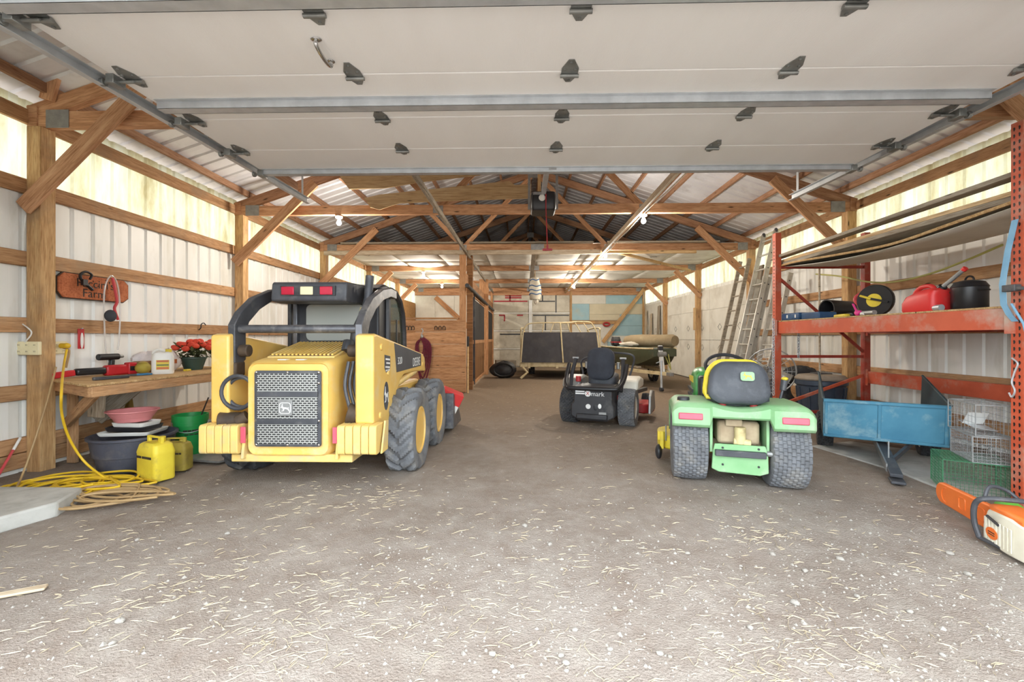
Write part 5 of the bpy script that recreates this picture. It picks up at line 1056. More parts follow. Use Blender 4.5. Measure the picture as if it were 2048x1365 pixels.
G().loft([[tuple(dv * t + x_ * .2 * k * math.cos(a) * 1.25 + Vector((0, 0, 1)) * (.17 + .17 * k * math.sin(a))) for a in [2 * PI * i / 18 for i in range(18)]] for t, k in ((-.1, .75), (0, .92), (.3, 1.02), (.7, .97), (1, 1), (1.06, .8))]).ob('roll', 'carpet', CR); blob((-.05, -.3, .08), (.32, .12, .06), 5).ob('loose_flap', 'feed_sack', CR)
BTL = thing('boat_trailer', 'cream boat trailer with white winch post under the olive boat', 'trailer', (3.3, 10.75, 0), brz)
tl = lambda p: (BTL.matrix_world.inverted() @ Vector(p)) if False else p
for sg in (-1, 1):
    G().bar((-3.0, sg * .5, .42), (-.55, sg * .34, .42), .06, .08).bar((-.55, sg * .34, .42), (.42, 0, .42), .06, .08).ob('frame_rail', 'trailer_cream', BTL)
    o = tire(.26, .15, .15, 'lug', .26, 16).ob('tire', 'rubber_dark', BTL, loc=(-2.3, sg * .72, .26), rot=(0, 0, R(90))); rim_g(.15, .15, .03, 1).ob('rim', 'rim_white', o)
    G().bar((-3.1, sg * .4, .49), (-.7, sg * .28, .51), .09, .04).ob('bunk', 'grey_board', BTL)
G().bar((.06, 0, .42), (-.1, 0, 1.06), .09, .07).ob('winch_post', 'white_paint', BTL, .006); G().cyl((.0, -.08, .86), (.0, .1, .86), .06, n=12).ob('winch', 'galv_dull', BTL); G().bb((-.14, -.05, .95), (-.02, .05, 1.05)).ob('bow_stop', 'cab_black', BTL, .01)
G().cyl((.22, -.1, .04), (.22, -.1, .72), .028, n=10).ob('jack', 'galv', BTL); G().cyl((.22, -.14, .05), (.22, -.06, .05), .05, n=12).ob('jack_wheel', 'rubber_dark', BTL); G().bar((.2, -.1, .70), (.2, -.22, .66), .02, .02).ob('jack_crank', 'galv', BTL); G().bb((.36, -.05, .38), (.56, .05, .46)).ob('coupler', 'galv_dull', BTL, .01)
G().tube(spline([(.0, .06, .86), (-.05, .16, .7), (.05, .2, .5), (.1, .12, .86)], 5), .012, 6).ob('winch_strap', 'hose_olive', BTL)
# boards leaning in the right rear corner
for (b0, b1, w_, lab, mt) in (((1297, 720), (1292, 622), .2, 'pinkish grey plank leaning in the back right corner, leftmost', 'pale_board'), ((1308, 722), (1318, 628), .22, 'pale wide plank leaning in the back right corner, middle', 'pale_board'), ((1318, 730), (1336, 612), .24, 'brown weathered plank leaning in the back right corner, rightmost', 'grey_board'), ((1306, 640), (1287, 585), .06, 'thin grey stick leaning in the back right corner', 'grey_board')):
    yb = {.2: 18.6, .22: 17.9, .24: 16.9, .06: 16.2}[w_]; A = at(b0[0], b0[1], Y=yb); B = at(b1[0], b1[1], Y=yb + .25); A.z = .0; A.x = min(A.x, 5.0); B.x = min(B.x, XR - .06)
    tag(beam('leaning_plank', A, B, w_, .03, mt, roll=0), lab, 'plank', 'planks in the corner')
q = gr(1008, 757); TP = thing('rolled_tarp', 'black bundled tarp on the floor left of the trailer', 'tarp', (q.x - .02, q.y + .3, 0)); blob((0, 0, .24), (.42, .32, .26), 6, 24, 14, .1).ob('folds', 'tarp_dark', TP); G().tube([(.3 * math.cos(a), -.27, .26 + .2 * math.sin(a)) for a in [2 * PI * i / 20 for i in range(20)]], .035, 8, True).ob('rim', 'black', TP)
tag(G().bb((-.35, 0, 0), (.4, .5, .42)).ob('storage_crate', 'grey_board', None, .01, loc=(q.x - .05, q.y + 2.6, 0), rot=(0, 0, R(8))), 'grey crate behind the black tarp', 'crate')
p = at(1213, 649, Y=YB - .08); tag(G().tube([(.13 * math.cos(a), 0, .07 * math.sin(a)) for a in [2 * PI * i / 18 for i in range(18)]], .035, 8, True).ob('red_coil', 'dusty_red', None, loc=(p.x, YB - .08, p.z)), 'red coiled hose hung on the back wall rail', 'hose')
p = at(1393, 640, Y=Y1 + 3 * SP - .04); tag(beam('door_bar', (p.x - .05, Y1 + 3 * SP - .03, p.z - .3), (p.x - .05, Y1 + 3 * SP - .03, p.z + .35), .1, .05, 'bench'), 'short yellow timber screwed to the fourth right post', 'board')
p = at(946, 558, X=-1.255); LS = thing('light_switch', 'white pull switch hanging by its cord near the stall post', 'switch', (p.x, p.y, p.z)); G().bb((-.03, -.02, -.05), (.03, .02, .05)).ob('body', 'white_plastic', LS, .01); G().tube([(0, 0, .05), (0, 0, CHZ - p.z)], .008, 6).ob('cord', 'cord_tan', LS)
# ---------------------------------------------------------------- right side: ladders
def ladder(name, lab, b0, b1, w_, n, mt, rail=(.03, .08), sections=1, off=.0, shoes=None, group=None):
    b0 = Vector(b0); b1 = Vector(b1); o = thing(name, lab, 'ladder', b0, group=group); d = b1 - b0; L = d.length; u = d / L; s = Vector((0, 1, 0)); nrm = u.cross(s)
    for k in range(sections):
        o_ = nrm * (-off * k) + u * (.0 if k == 0 else L * .08); L2 = L if k == 0 else L * .72
        if k: o_ = nrm * (-off * k) + u * .05
        ww = w_ - .06 * k
        for sg in (-1, 1):
            a = o_ + s * sg * ww / 2; b = a + u * L2
            x = s; vs_ = [p + s * i * rail[0] / 2 + nrm * j * rail[1] / 2 for p in (a, b) for i, j in ((-1, -1), (1, -1), (1, 1), (-1, 1))]
            G().add(vs_, [(3, 2, 1, 0), (4, 5, 6, 7)] + [(i, (i + 1) % 4, (i + 1) % 4 + 4, i + 4) for i in range(4)]).ob('rail', mt, o, .004)
        m = int(n * L2 / L)
        for i in range(m):
            c = o_ + u * (.25 + i * (L2 - .4) / max(1, m - 1)); r = G().cyl(c - s * (ww / 2 + .012), c + s * (ww / 2 + .012), .016, n=10).ob('rung', mt, o)
            if mt == 'aluminium': G().cyl(c - s * (ww / 2 + .02), c - s * (ww / 2 + .016), .013, n=8).ob('rung_end', 'gun_grey', r)
    if shoes:
        for sg in (-1, 1): G().ball(u * L + s * sg * w_ / 2, (.035, .03, .05)).ob('end_cap', 'gun_grey', o)
    return o
ladder('wooden_ladder', 'old brown wooden ladder leaning on the right wall, leftmost ladder', (4.25, 10.05, 0), (4.86, 9.95, 2.95), .40, 9, 'grey_board', (.035, .08))
ladder('extension_ladder', 'tall aluminium extension ladder whose capped tip reaches the roof', (4.02, 8.75, 0), (4.88, 9.0, 3.32), .44, 11, 'aluminium', (.032, .085), 2, .09, True, 'aluminium ladders')
ladder('extension_ladder', 'shorter aluminium ladder standing in front of the tall one beside the rack', (4.2, 8.25, 0), (4.82, 8.4, 2.42), .40, 8, 'aluminium', (.032, .085), 1, .09, False, 'aluminium ladders')
tag(beam('ladder_board', (4.45, 9.35, 0), (4.95, 9.45, 2.75), .2, .035, 'grey_board'), 'grey plank standing between the wooden and aluminium ladders', 'plank')
# ---------------------------------------------------------------- pallet rack
RKY0, RKY1, RKX0, RKX1 = 3.40, 6.60, 3.68, 4.94
RK = thing('pallet_rack', 'orange steel pallet rack along the right wall', 'rack', (RKX0, RKY0, 0)); RO = Vector((RKX0, RKY0, 0))
def rk(g, name, mt, bevel=0, par=RK): return g.ob(name, mt, par, bevel, 1, loc=tuple(-RO) if par is RK else None)
def upright(x, y, ztop, mt):
    g = G()
    g.bb((x - .04, y - .04, 0), (x - .036, y + .04, ztop)).bb((x - .04, y - .04, 0), (x + .04, y - .036, ztop)).bb((x - .04, y + .036, 0), (x + .04, y + .04, ztop))
    o = g.add([], []).ob('upright', mt, RK, 0, loc=tuple(-RO)); return o
def cchan(x, y, ztop, mt):       # one-piece C channel, open to the back (+x)
    t = .004; P = [(x + .04, y - .04), (x - .04, y - .04), (x - .04, y + .04), (x + .04, y + .04), (x + .04, y + .04 - t), (x - .04 + t, y + .04 - t), (x - .04 + t, y - .04 + t), (x + .04, y - .04 + t)]
    return rk(G().prism(P, 0, ztop, 'z'), 'upright', mt)
for (x, y) in ((RKX0, RKY0), (RKX1, RKY0), (RKX0, RKY1), (RKX1, RKY1)):
    u = cchan(x, y, 2.84 if y < 5 else 2.76, 'rack_orange' if x < 4 else 'rack_red')
    rk(G().bb((x - .07, y - .07, 0), (x + .07, y + .07, .008)), 'foot_plate', 'rack_red')
    if x < 4 and y < 5:
        g = G()       # teardrop slots: black flats on the face, painted for the shade inside the post
        for k in range(54):
            z = .1 + k * .0508
            for dy in (-.018, .018):
                g.add([(x - .0412, y + dy + .009 * math.cos(a) * (1 if math.sin(a) > 0 else .55), z + .016 * math.sin(a)) for a in [2 * PI * i / 8 for i in range(8)]], [tuple(range(8))])
        so = g.ob('slot_row', 'black', u); so['kind'] = 'stuff'
    if x < 4 and y > 5:
        g = G()
        for k in range(50): g.add([(x - .0412, y + .012 * math.cos(a), .15 + k * .0508 + .012 * math.sin(a)) for a in [2 * PI * i / 6 for i in range(6)]], [tuple(range(6))])
        so = g.ob('slot_row', 'greasy', u); so['kind'] = 'stuff'
for y in (RKY0, RKY1):
    for z in (.18, .98, 2.27): rk(G().bar((RKX0, y, z), (RKX1, y, z), .035, .04), 'frame_tie', 'rack_red')
    rk(G().bar((RKX0, y, 2.14), (RKX1, y, 1.02), .03, .035), 'frame_diagonal', 'rack_red'); rk(G().bar((RKX0, y, .26), (RKX1, y, .72), .03, .04), 'frame_diagonal', 'rack_orange')
def rbeam(x, z0, z1, mt): 
    rk(G().bb((x - .025, RKY0 + .04, z0), (x + .025, RKY1 - .04, z1)), 'beam', mt, .004)
    for y in (RKY0 + .045, RKY1 - .045): rk(G().bb((x - .048 if x < 4 else x - .03, y - .035, z0 - .03), (x - .04 if x < 4 else x - .022, y + .035, z1 + .03)), 'beam_bracket', mt)
rbeam(RKX0, 1.31, 1.475, 'rack_beam'); rbeam(RKX1, 1.31, 1.475, 'rack_red'); rbeam(RKX1, .60, .77, 'rack_orange')
rk(G().bb((RKX0 - .02, RKY0 + .05, 1.476), (RKX1 + .02, RKY1 - .05, 1.492)), 'shelf_panel', 'bench', .002)
SZ = 1.493
def ons(px, py, z=SZ): return at(px, py, Z=z)
# long boards on the top ties
for i, (x0, x1, z0, z1, mt, ya, yb, lab) in enumerate(((3.73, 4.5, 2.292, 2.335, 'grey_board', 3.2, 6.72, 'lowest long grey panel on top of the orange rack'), (3.74, 4.86, 2.337, 2.375, 'ply', 3.1, 6.75, 'middle long brown panel on top of the orange rack'), (3.85, 4.8, 2.377, 2.40, 'grey_board', 3.2, 6.7, 'upper long grey panel on top of the orange rack'), (3.68, 3.8, 2.402, 2.44, 'grey_board', 3.0, 6.8, 'single narrow board lying on the rack panels'))):
    tag(beam('rack_panel', ((x0 + x1) / 2, ya, (z0 + z1) / 2 + (.07 if i == 3 else 0)), ((x0 + x1) / 2, yb, (z0 + z1) / 2), x1 - x0, z1 - z0, mt), lab, 'panel', 'panels on the rack')
lp = [(3.73, 6.68, 2.29), (3.72, 6.2, 2.285), (3.71, 5.4, 2.23), (3.70, 4.6, 2.19), (3.70, 3.9, 2.24), (3.70, 3.3, 2.29)]
tag(G().tube(spline(lp, 5), .014, 6).ob('sagging_lath', 'bench', None), 'thin pale lath sagging under the rack top panels', 'lath')
def sagp(u, v): return (3.78 + u * .75, 3.3 + v * 3.35, 2.283 - .11 * math.sin(PI * v) * (1 - u * .4))
tag(G().surf(sagp, 5, 20).ob('sagging_sheet', 'foam', None, solid=.006), 'thin grey sheet sagging under the rack top panels', 'sheet')
hp2 = [at(1632, 532, X=4.7), at(1680, 553, X=4.72), at(1735, 564, X=4.74), at(1790, 564, X=4.74), at(1860, 548, X=4.72), at(1930, 522, X=4.7), at(2005, 490, X=4.7)]; hp2[0].z = 2.27
tag(G().tube(spline(hp2, 6), .012, 7).ob('garden_hose', 'hose_olive', None), 'thin olive hose hanging slack behind the rack shelf', 'hose')
tag(G().tube([(4.35, RKY1 + .1, 2.27), (4.36, RKY1 + .1, .02)], .014, 7).ob('hanging_pole', 'pale_board', None), 'thin pale pole standing at the far end of the rack', 'pole')
# shelf things
p = ons(1612, 640); CB = thing('tool_case', 'flat blue plastic tool case at the far end of the rack shelf', 'tool case', (3.84, p.y + .36, SZ), R(92))
G().bb((-.36, -.13, 0), (.02, .13, .10)).ob('case_body', 'case_blue', CB, .015); G().bb((-.37, -.02, .02), (-.2, .135, .08)).ob('case_lid_step', 'case_blue', CB, .01)
for x in (-.3, -.12): G().bb((x - .012, .128, .03), (x + .012, .137, .075)).ob('latch', 'white_plastic', CB, .003)
tag(G().bb((-.16, -.12, 0), (.16, .12, .09)).ob('tool_case', 'case_blue', None, .012, loc=(3.87, p.y - .22 + .03, SZ), rot=(0, 0, R(95))), 'second smaller blue case beside the flat blue case', 'tool case')
c0 = at(1650, 606, X=4.12); BP = thing('black_bucket', 'black bucket lying on its side on the rack shelf', 'bucket', (4.12, c0.y - .1, SZ), R(8)); MB_ = Matrix.Translation((0, 0, .135)) @ Matrix.Rotation(R(-70), 4, 'Z') @ Matrix.Rotation(R(-90), 4, 'X') if False else Matrix.Translation((0, 0, .135)) @ Matrix.Rotation(R(-90), 4, 'Y')
G().lathe([(.11, -.3), (.115, -.29), (.13, .04), (.135, .04), (.135, .055), (.12, .055), (.10, -.27), (.001, -.27)], 26, MB_).ob('pail', 'black_plastic', BP); blob((.05, .0, .07), (.09, .05, .04), 2).ob('contents', 'hay', BP)
c0 = at(1751, 594, X=3.98); RL_ = thing('tape_reel', 'large black open reel with yellow hub standing on the rack shelf', 'reel', (3.98, c0.y, SZ), R(-62))
MR = Matrix.Translation((0, 0, .178)) @ Matrix.Rotation(R(90), 4, 'X')
G().lathe([(.04, -.03), (.172, -.03), (.178, -.02), (.178, .02), (.172, .03), (.04, .03)], 36, MR).ob('flange', 'black_plastic', RL_); G().lathe([(.03, .03), (.075, .03), (.075, .036), (.03, .036)], 24, MR).ob('hub', 'label_yellow', RL_)
G().bar((-.1, -.05, .22), (.14, -.05, .15), .02, .022).ob('crank_arm', 'black', RL_); G().bar((-.13, -.055, .24), (-.02, -.055, .195), .02, .024).ob('crank_grip', 'label_yellow', RL_, .006); G().tube(spline([(-.15, .06, .1), (-.24, .08, .2), (-.2, .1, .27), (-.05, .1, .3)], 5), .022, 8).ob('carry_handle', 'brush_red', RL_)
c0 = ons(1790, 622); tag(G().cyl((0, 0, .03), (0, .18, .03), .03, .025, 12).cyl((0, .18, .03), (0, .26, .03), .02, n=10).ob('caulk_tube', 'galv', None, loc=(3.78, c0.y + .02, SZ)), 'silver tube lying in front of the reel', 'tube')
tag(G().cyl((0, 0, .026), (0, .2, .026), .026, n=12).cyl((0, .2, .026), (0, .27, .026), .012, n=8).ob('grey_flashlight', 'galv_dull', None, loc=(3.74, at(1735, 630, X=3.74).y - .1, SZ)), 'grey cylindrical tool lying at the front of the shelf', 'flashlight')
yy = at(1680, 635, X=3.8).y; YT = thing('yellow_trowel', 'yellow and black hand tool lying on the rack shelf', 'tool', (3.8, yy, SZ), R(80)); G().bb((-.2, -.04, 0), (.05, .05, .035)).ob('body', 'label_yellow', YT, .012); G().bb((-.24, -.05, .0), (-.1, -.01, .045)).ob('grip', 'black_plastic', YT, .012)
yy = at(1716, 628, X=3.72).y; PT = thing('flagging_tape', 'pink flagging tape heaped by the reel', 'tape', (3.73, yy, SZ)); blob((0, 0, .03), (.04, .05, .03), 3).ob('roll', 'hot_pink', PT); G().bar((0, .02, .03), (0, .09, .14), .02, .008).ob('tail', 'hot_pink', PT); blob((0, -.06, .02), (.03, .04, .02), 5).ob('white_core', 'white_plastic', PT)
c0 = at(1851, 600, X=3.84); GC = thing('gas_can', 'red plastic gas can on the rack shelf', 'gas can', (3.86, c0.y, SZ), R(90))
G().loft([[(x + dx, y, z) for x, y in rrect(.36 * a, .24 * b, .05)] for z, a, b, dx in ((0, .96, .94, 0), (.02, 1, 1, 0), (.09, 1, 1, 0), (.15, .86, .98, -.02), (.19, .62, .86, -.07), (.215, .4, .6, -.09))]).ob('body', 'can_red', GC)
G().tube(spline([(.15, 0, .1), (.13, 0, .19), (.07, 0, .24), (-.03, 0, .245), (-.09, 0, .2)], 6), .022, 10).ob('handle', 'can_red', GC); G().cyl((-.12, 0, .19), (-.16, 0, .23), .035, n=14).ob('collar', 'black_plastic', GC, .004); sp_ = G().tube([(-.16, 0, .23), (-.23, -.02, .29), (-.31, -.04, .36)], .018, 10).ob('spout', 'galv_dull', GC); G().cyl((-.305, -.04, .355), (-.325, -.042, .372), .022, n=10).ob('spout_cap', 'can_red', GC)
c0 = at(1932, 585, X=3.92); BC = thing('black_canner', 'black enamel canning pot with lid at the near end of the rack shelf', 'pot', (3.95, c0.y, SZ)); G().lathe([(.115, 0), (.122, .01), (.122, .2), (.127, .205), (.125, .21), (.122, .215), (.10, .25), (.05, .265), (.001, .27)], 32).ob('body', 'black_plastic', BC); G().tube(arc((0, 0, .262), .04, 0, PI, 8, 'yz'), .008, 7).ob('lid_handle', 'black', BC); G().bar((-.168, .06, .02), (-.168, .06, .19), .012, .004).ob('highlight_strip', 'galv', BC) if False else None
for sg in (-1, 1): G().tube([(.05 * q, sg * (.124 + .02 * (1 - q * q)), .17) for q in (-1, -.5, 0, .5, 1)], .008, 6).ob('side_handle', 'black', BC)
# ratchet strap on the near upright
ST = thing('ratchet_strap', 'light blue webbing strap hanging on the near rack upright', 'strap', (RKX0 - .06, RKY0, 1.3)); 
G().loft([[(RKX0 - .055 + dx - (RKX0 - .06), dy + a, z - 1.3) for a in (-.022, .022)] + [(RKX0 - .05 + dx - (RKX0 - .06), dy + a, z - 1.3) for a in (.022, -.022)] for z, dy, dx in ((2.12, .0, 0), (1.9, .03, -.02), (1.65, .06, -.03), (1.5, .06, -.02), (1.42, .03, -.01), (1.37, .0, -.0))]).ob('webbing', 'strap_blue', ST)
G().bb((-.05, -.05, .29), (0, .04, .34)).bar((-.03, .02, .32), (-.03, -.22, .29), .03, .025).ob('ratchet', 'gun_grey', ST, .004); G().tube([(-.02, 0, .2), (-.03, -.09, .05), (-.04, -.13, -.08)], .008, 7).ob('hook_wire', 'strap_blue', ST)
S2 = thing('wire_hooks', 'bent wire hooks hanging low on the near rack upright', 'hook', (RKX0 - .055, RKY0, .9)); G().tube(spline([(0, .02, .2), (0, -.02, .16), (0, .0, .1), (0, .02, .02), (-.01, -.01, -.04), (0, .02, -.09), (0, .04, -.06)], 5), .006, 6).ob('hook', 'galv', S2)
# chains on the far upright
def chain(top, n, lab, s=.03):
    o = thing('hanging_chain', lab, 'chain', top, group='chains on the rack')
    pr = []
    for i in range(12):
        a = 2 * PI * i / 12; pr.append((s * .5 * math.cos(a), 0, s * .9 * math.sin(a)))
    me = G().tube(pr, .006, 6, True).mesh('chain_link')
    for k in range(n): link('chain_link', me, 'galv', o, loc=(0, 0, -k * s * 1.3), rot=(0, 0, R(90 * (k % 2) + 20)))
chain((RKX0 - .075, RKY1 - .05, 1.5), 28, 'long steel chain hanging on the far front rack upright'); chain((RKX0 + .26, RKY1 - .08, 1.3), 9, 'short steel chain hanging behind the front rack beam')
# fan, tyre, barrel
c0 = at(1542, 742, Y=7.5); FN = thing('drum_fan', 'round silver barn fan behind the tractor seat', 'fan', (c0.x, 7.5, 0), R(-35))
zc = c0.z
for r in (.06, .12, .18, .24, .30, .36): G().tube([(r * math.cos(a), -.1 + .05 * (r / .36) ** 2, zc + r * math.sin(a)) for a in [2 * PI * i / 28 for i in range(28)]], .004 if r < .35 else .012, 6, True).ob('guard_ring', 'wire_grey', FN)
for k in range(10): a = 2 * PI * k / 10; G().tube([(0, -.1, zc), (.36 * math.cos(a), -.05, zc + .36 * math.sin(a))], .004, 5).ob('guard_wire', 'wire_grey', FN)
for k in range(4):
    M = Matrix.Translation((0, 0, zc)) @ Matrix.Rotation(R(90 * k + 20), 4, 'Y'); G().add([(.03, -.03, -.02), (.3, -.06, -.1), (.32, .0, .05), (.05, .02, .05)], [(0, 1, 2, 3)], M).ob('blade', 'aluminium', FN, solid=.004)
G().cyl((0, .02, zc), (0, .22, zc), .09, n=16).ob('motor', 'gun_grey', FN, .01); G().bar((0, .12, 0), (0, .12, zc), .06, .06).bb((-.25, .0, 0), (.25, .25, .03)).ob('stand', 'gun_grey', FN, .004)
o = tire(.36, .24, .2, 'lug', None, 18).ob('spare_tire', 'rubber_dark', None, loc=(4.72, 7.75, .392), rot=(0, 0, R(84))); tag(o, 'dark knobbly tyre standing behind the rack far upright', 'tire')
c0 = at(1640, 780, Y=6.95); TC = thing('trash_barrel', 'dark blue round barrel with a dusty lid beside the far right post', 'barrel', (4.58, 7.02, 0)); G().lathe([(.26, 0), (.28, .02), (.32, .52), (.345, .54), (.345, .6), (.33, .61), (.33, .63), (.001, .63)], 32).ob('drum', 'barrel_blue', TC); G().lathe([(.34, .61), (.35, .63), (.30, .68), (.12, .70), (.001, .70)], 32).ob('lid', 'lid_tan', TC); G().bb((-.12, -.12, .69), (.1, .08, .715)).ob('lid_latch', 'cab_black', TC, .01)
for k in range(12): a = 2 * PI * k / 12; G().bar((.285 * math.cos(a), .285 * math.sin(a), .05), (.322 * math.cos(a), .322 * math.sin(a), .5), .02, .012).ob('rib', 'barrel_blue', TC)
tag(G().bb((-.12, -.1, 0), (.12, .1, .06)).ob('battery_pack', 'white_paint', None, .01, loc=(4.2, 6.95, .71)), 'small white box standing on the barrel lid', 'box') if False else None
# ---------------------------------------------------------------- dump cart
CT = thing('dump_cart', 'blue steel dump cart tilted down onto its tongue', 'cart', (3.61, 4.6, 0), R(-31))
PT_ = R(10); TM = Matrix.Translation((0, 0, .21)) @ Matrix.Rotation(PT_, 4, 'X')
W2, DP, HT_ = .49, 1.15, .41
def ct(g, name, mt, bevel=0, par=CT):
    o = g.ob(name, mt, par, bevel, 1); 
    if par is CT: o.matrix_local = TM
    return o
fp = ct(G().bb((-W2, -.008, 0), (W2, .008, HT_)), 'front_panel', 'cart_blue')
for x in (-W2 + .025, -.03, W2 - .025): G().bb((x - .014, -.022, .02), (x + .014, -.006, HT_ - .02)).ob('stiffener', 'cart_blue', fp, .004)
for z in (.02, HT_ - .015): G().bb((-W2, -.024, z - .014), (W2, -.006, z + .014)).ob('rim_fold', 'cart_blue', fp, .004)
for sg in (-1, 1):
    s_ = ct(G().bb((sg * W2 - .006, 0, 0), (sg * W2 + .006, DP, HT_)), 'side_panel', 'cart_dark'); G().tube([(sg * W2, 0, HT_), (sg * W2, DP, HT_)], .013, 7).ob('rim_tube', 'cart_dark', s_)
ct(G().bb((-W2, 0, -.006), (W2, DP, .006)), 'floor_pan', 'cart_dark')
G().bar((-.0, .6, .24), (0, -.76, .06), .09, .03).ob('tongue', 'gun_grey', CT, .004); G().bar((-.045, .5, .225), (-.045, -.6, .085), .012, .07).ob('tongue_flange', 'galv_dull', CT); G().bar((.24, .1, .2), (.03, -.36, .11), .025, .04).ob('tongue_brace', 'gun_grey', CT); G().bb((-.05, -.86, .01), (.05, -.7, .035)).ob('hitch_clevis', 'gun_grey', CT, .006); G().cyl((-.0, -.36, .1), (0, -.36, .28), .006, n=6).ob('dump_pin', 'galv', CT)
G().cyl((-.46, .62, .19), (.46, .62, .19), .02).ob('axle', 'gun_grey', CT)
for sg in (-1, 1): o = tire(.19, .16, .1, 'turf', .185, 24).ob('tire', 'rubber_dark', CT, loc=(sg * .45, .62, .185)); rim_g(.1, .16, .03, sg).ob('rim', 'rim_white', o)
# ---------------------------------------------------------------- wire cages
def cage(name, lab, c, size, mt, rz_, pitch, tilt=0, wire=.0022, zoff=0, flap=False):
    o = thing(name, lab, 'animal trap', c, group='animal traps', rot=(0, tilt, rz_)); x, y, z = size
    def panel(f, nu, nv, nm='wire_panel'):
        g = G()
        for i in range(nu + 1): g.bar(f(i / nu, 0), f(i / nu, 1), wire, wire)
        for j in range(nv + 1): g.bar(f(0, j / nv), f(1, j / nv), wire, wire)
        q = g.ob(nm, mt, o); q['kind'] = 'stuff'
    nx, ny, nz = (max(2, round(s_ / pitch)) for s_ in (x, y, z))
    panel(lambda u, v: (u * x - x / 2, -y / 2, v * z), nx, nz); panel(lambda u, v: (u * x - x / 2, y / 2, v * z), nx, nz); panel(lambda u, v: (-x / 2, u * y - y / 2, v * z), ny, nz); panel(lambda u, v: (x / 2, u * y - y / 2, v * z), ny, nz); panel(lambda u, v: (u * x - x / 2, v * y - y / 2, z), nx, ny); panel(lambda u, v: (u * x - x / 2, v * y - y / 2, 0), nx, ny)
    for a, b in (((-1, -1), (1, -1)), ((1, -1), (1, 1)), ((1, 1), (-1, 1)), ((-1, 1), (-1, -1))):
        for zz in (0, z): G().bar((a[0] * x / 2, a[1] * y / 2, zz), (b[0] * x / 2, b[1] * y / 2, zz), .006, .006).ob('edge_rod', mt, o)
    for a in ((-1, -1), (1, -1), (1, 1), (-1, 1)): G().bar((a[0] * x / 2, a[1] * y / 2, 0), (a[0] * x / 2, a[1] * y / 2, z), .006, .006).ob('edge_rod', mt, o)
    if flap: G().box((-.02, -.0, z * .45), (x * .6, .004, z * .55), (R(40), 0, 0)).ob('trap_door', 'white_paint', o); G().box((.0, .02, z * .2), (x * .7, y * .6, .004), (R(6), R(8), 0)).ob('treadle', 'galv', o)
    return o
cage('wire_trap', 'green wire mesh trap cage on the floor by the rack foot', (3.66, 3.77, 0), (.40, .42, .27), 'wire_green', R(-32), .0255)
cage('wire_trap', 'grey wire trap cage stacked on the green cage', (3.72, 3.74, .274), (.24, .40, .20), 'wire_grey', R(-25), .026)
cage('wire_trap', 'galvanised trap with white metal door lying on top of the grey cage', (3.74, 3.78, .48), (.22, .40, .24), 'wire_grey', R(-20), .052, flap=True, tilt=0)
# ---------------------------------------------------------------- chainsaw
c0, c1 = Vector((2.93, 2.83, 0)), Vector((3.13, 3.46, 0)); dv = c1 - c0
CS = thing('chainsaw', 'orange and cream chainsaw with orange bar cover at the right edge', 'chainsaw', c0, math.atan2(dv.y, dv.x))
L = dv.length
cov = [(-.06, .03)] + [(L - .07, .03)] + [(L - .07 + .075 * math.sin(R(a)), .105 - .075 * math.cos(R(a))) for a in range(15, 180, 15)] + [(L - .07, .18), (-.06, .2)]
bc = G().prism(cov, -.018, .018, 'y').ob('bar_cover', 'saw_orange', CS, .012, 3)
for (x, z, w_) in ((.16, .11, .1), (.34, .11, .07)): G().tube([(x + a, .019, z + b) for a, b in rrect(w_, .08, .015, 3)], .004, 5, True).ob('cover_rib', 'saw_orange', bc)
G().tube([(L - .13 + .05 * math.sin(R(a)), .019, .105 - .05 * math.cos(R(a))) for a in range(0, 181, 20)], .004, 5).ob('cover_rib', 'saw_orange', bc)
G().loft([[(x, s_ * (.11 if s_ > 0 else .1) * k, z) for s_, z in ((1, z0), (1, (z0 + z1) / 2), (.8, z1), (-.8, z1), (-1, (z0 + z1) / 2), (-1, z0))] for x, z0, z1, k in ((-.02, .03, .18, .8), (-.06, .02, .21, 1), (-.25, .015, .22, 1), (-.38, .02, .2, .9))]).ob('engine_body', 'saw_white', CS, .012)
G().bb((-.34, -.07, .19), (-.04, .08, .245)).ob('top_cover', 'saw_orange', CS, .02)
for k in range(8): G().bb((-.07 - k * .03, .108, .04), (-.085 - k * .03, .1135, .17)).ob('cooling_fin', 'saw_white', CS)
G().lathe([(.001, 0), (.04, 0), (.04, .003), (.001, .003)], 20, Matrix.Translation((-.14, .1135, .09)) @ Matrix.Rotation(R(-90), 4, 'X') @ Matrix.Diagonal((1.25, .85, 1, 1))).ob('badge', 'saw_orange', CS)
for z in (.096, .083): G().box((-.14, .1172, z), (.055, .001, .006)).ob('badge_line', 'greasy', CS)
G().tube(spline([(-.06, .13, .03), (-.03, .14, .12), (-.035, .14, .22), (-.07, .12, .27), (-.10, .03, .285), (-.1, -.1, .27), (-.1, -.12, .16)], 6), .015, 9).ob('front_handle', 'gun_grey', CS); G().tube(spline([(-.0, -.09, .26), (.02, -.04, .31), (.0, .05, .33), (-.04, .1, .25)], 5), .011, 8).ob('hand_guard', 'gun_grey', CS); G().tube([(-.05, .13, .03), (-.2, .1, .03)], .012, 8).ob('handle_foot', 'gun_grey', CS)
G().tube(spline([(-.34, 0, .22), (-.45, 0, .22), (-.52, 0, .15), (-.5, 0, .06), (-.36, 0, .05)], 6), .022, 9).ob('rear_handle', 'gun_grey', CS); G().tube([(-.1, .115, .18), (-.2, .115, .16)], .008, 6).ob('choke_lever', 'cab_black', CS)
tag(G().loft([[(x, y, z) for x, y in rrect(.2 * s, .12 * s, .03)] for z, s in ((0, 1), (.10, 1), (.13, .7))]).ob('green_bottle', 'lime', None, loc=(3.30, 3.12, .0), rot=(0, 0, R(60))), 'bright green plastic can behind the chainsaw', 'can')
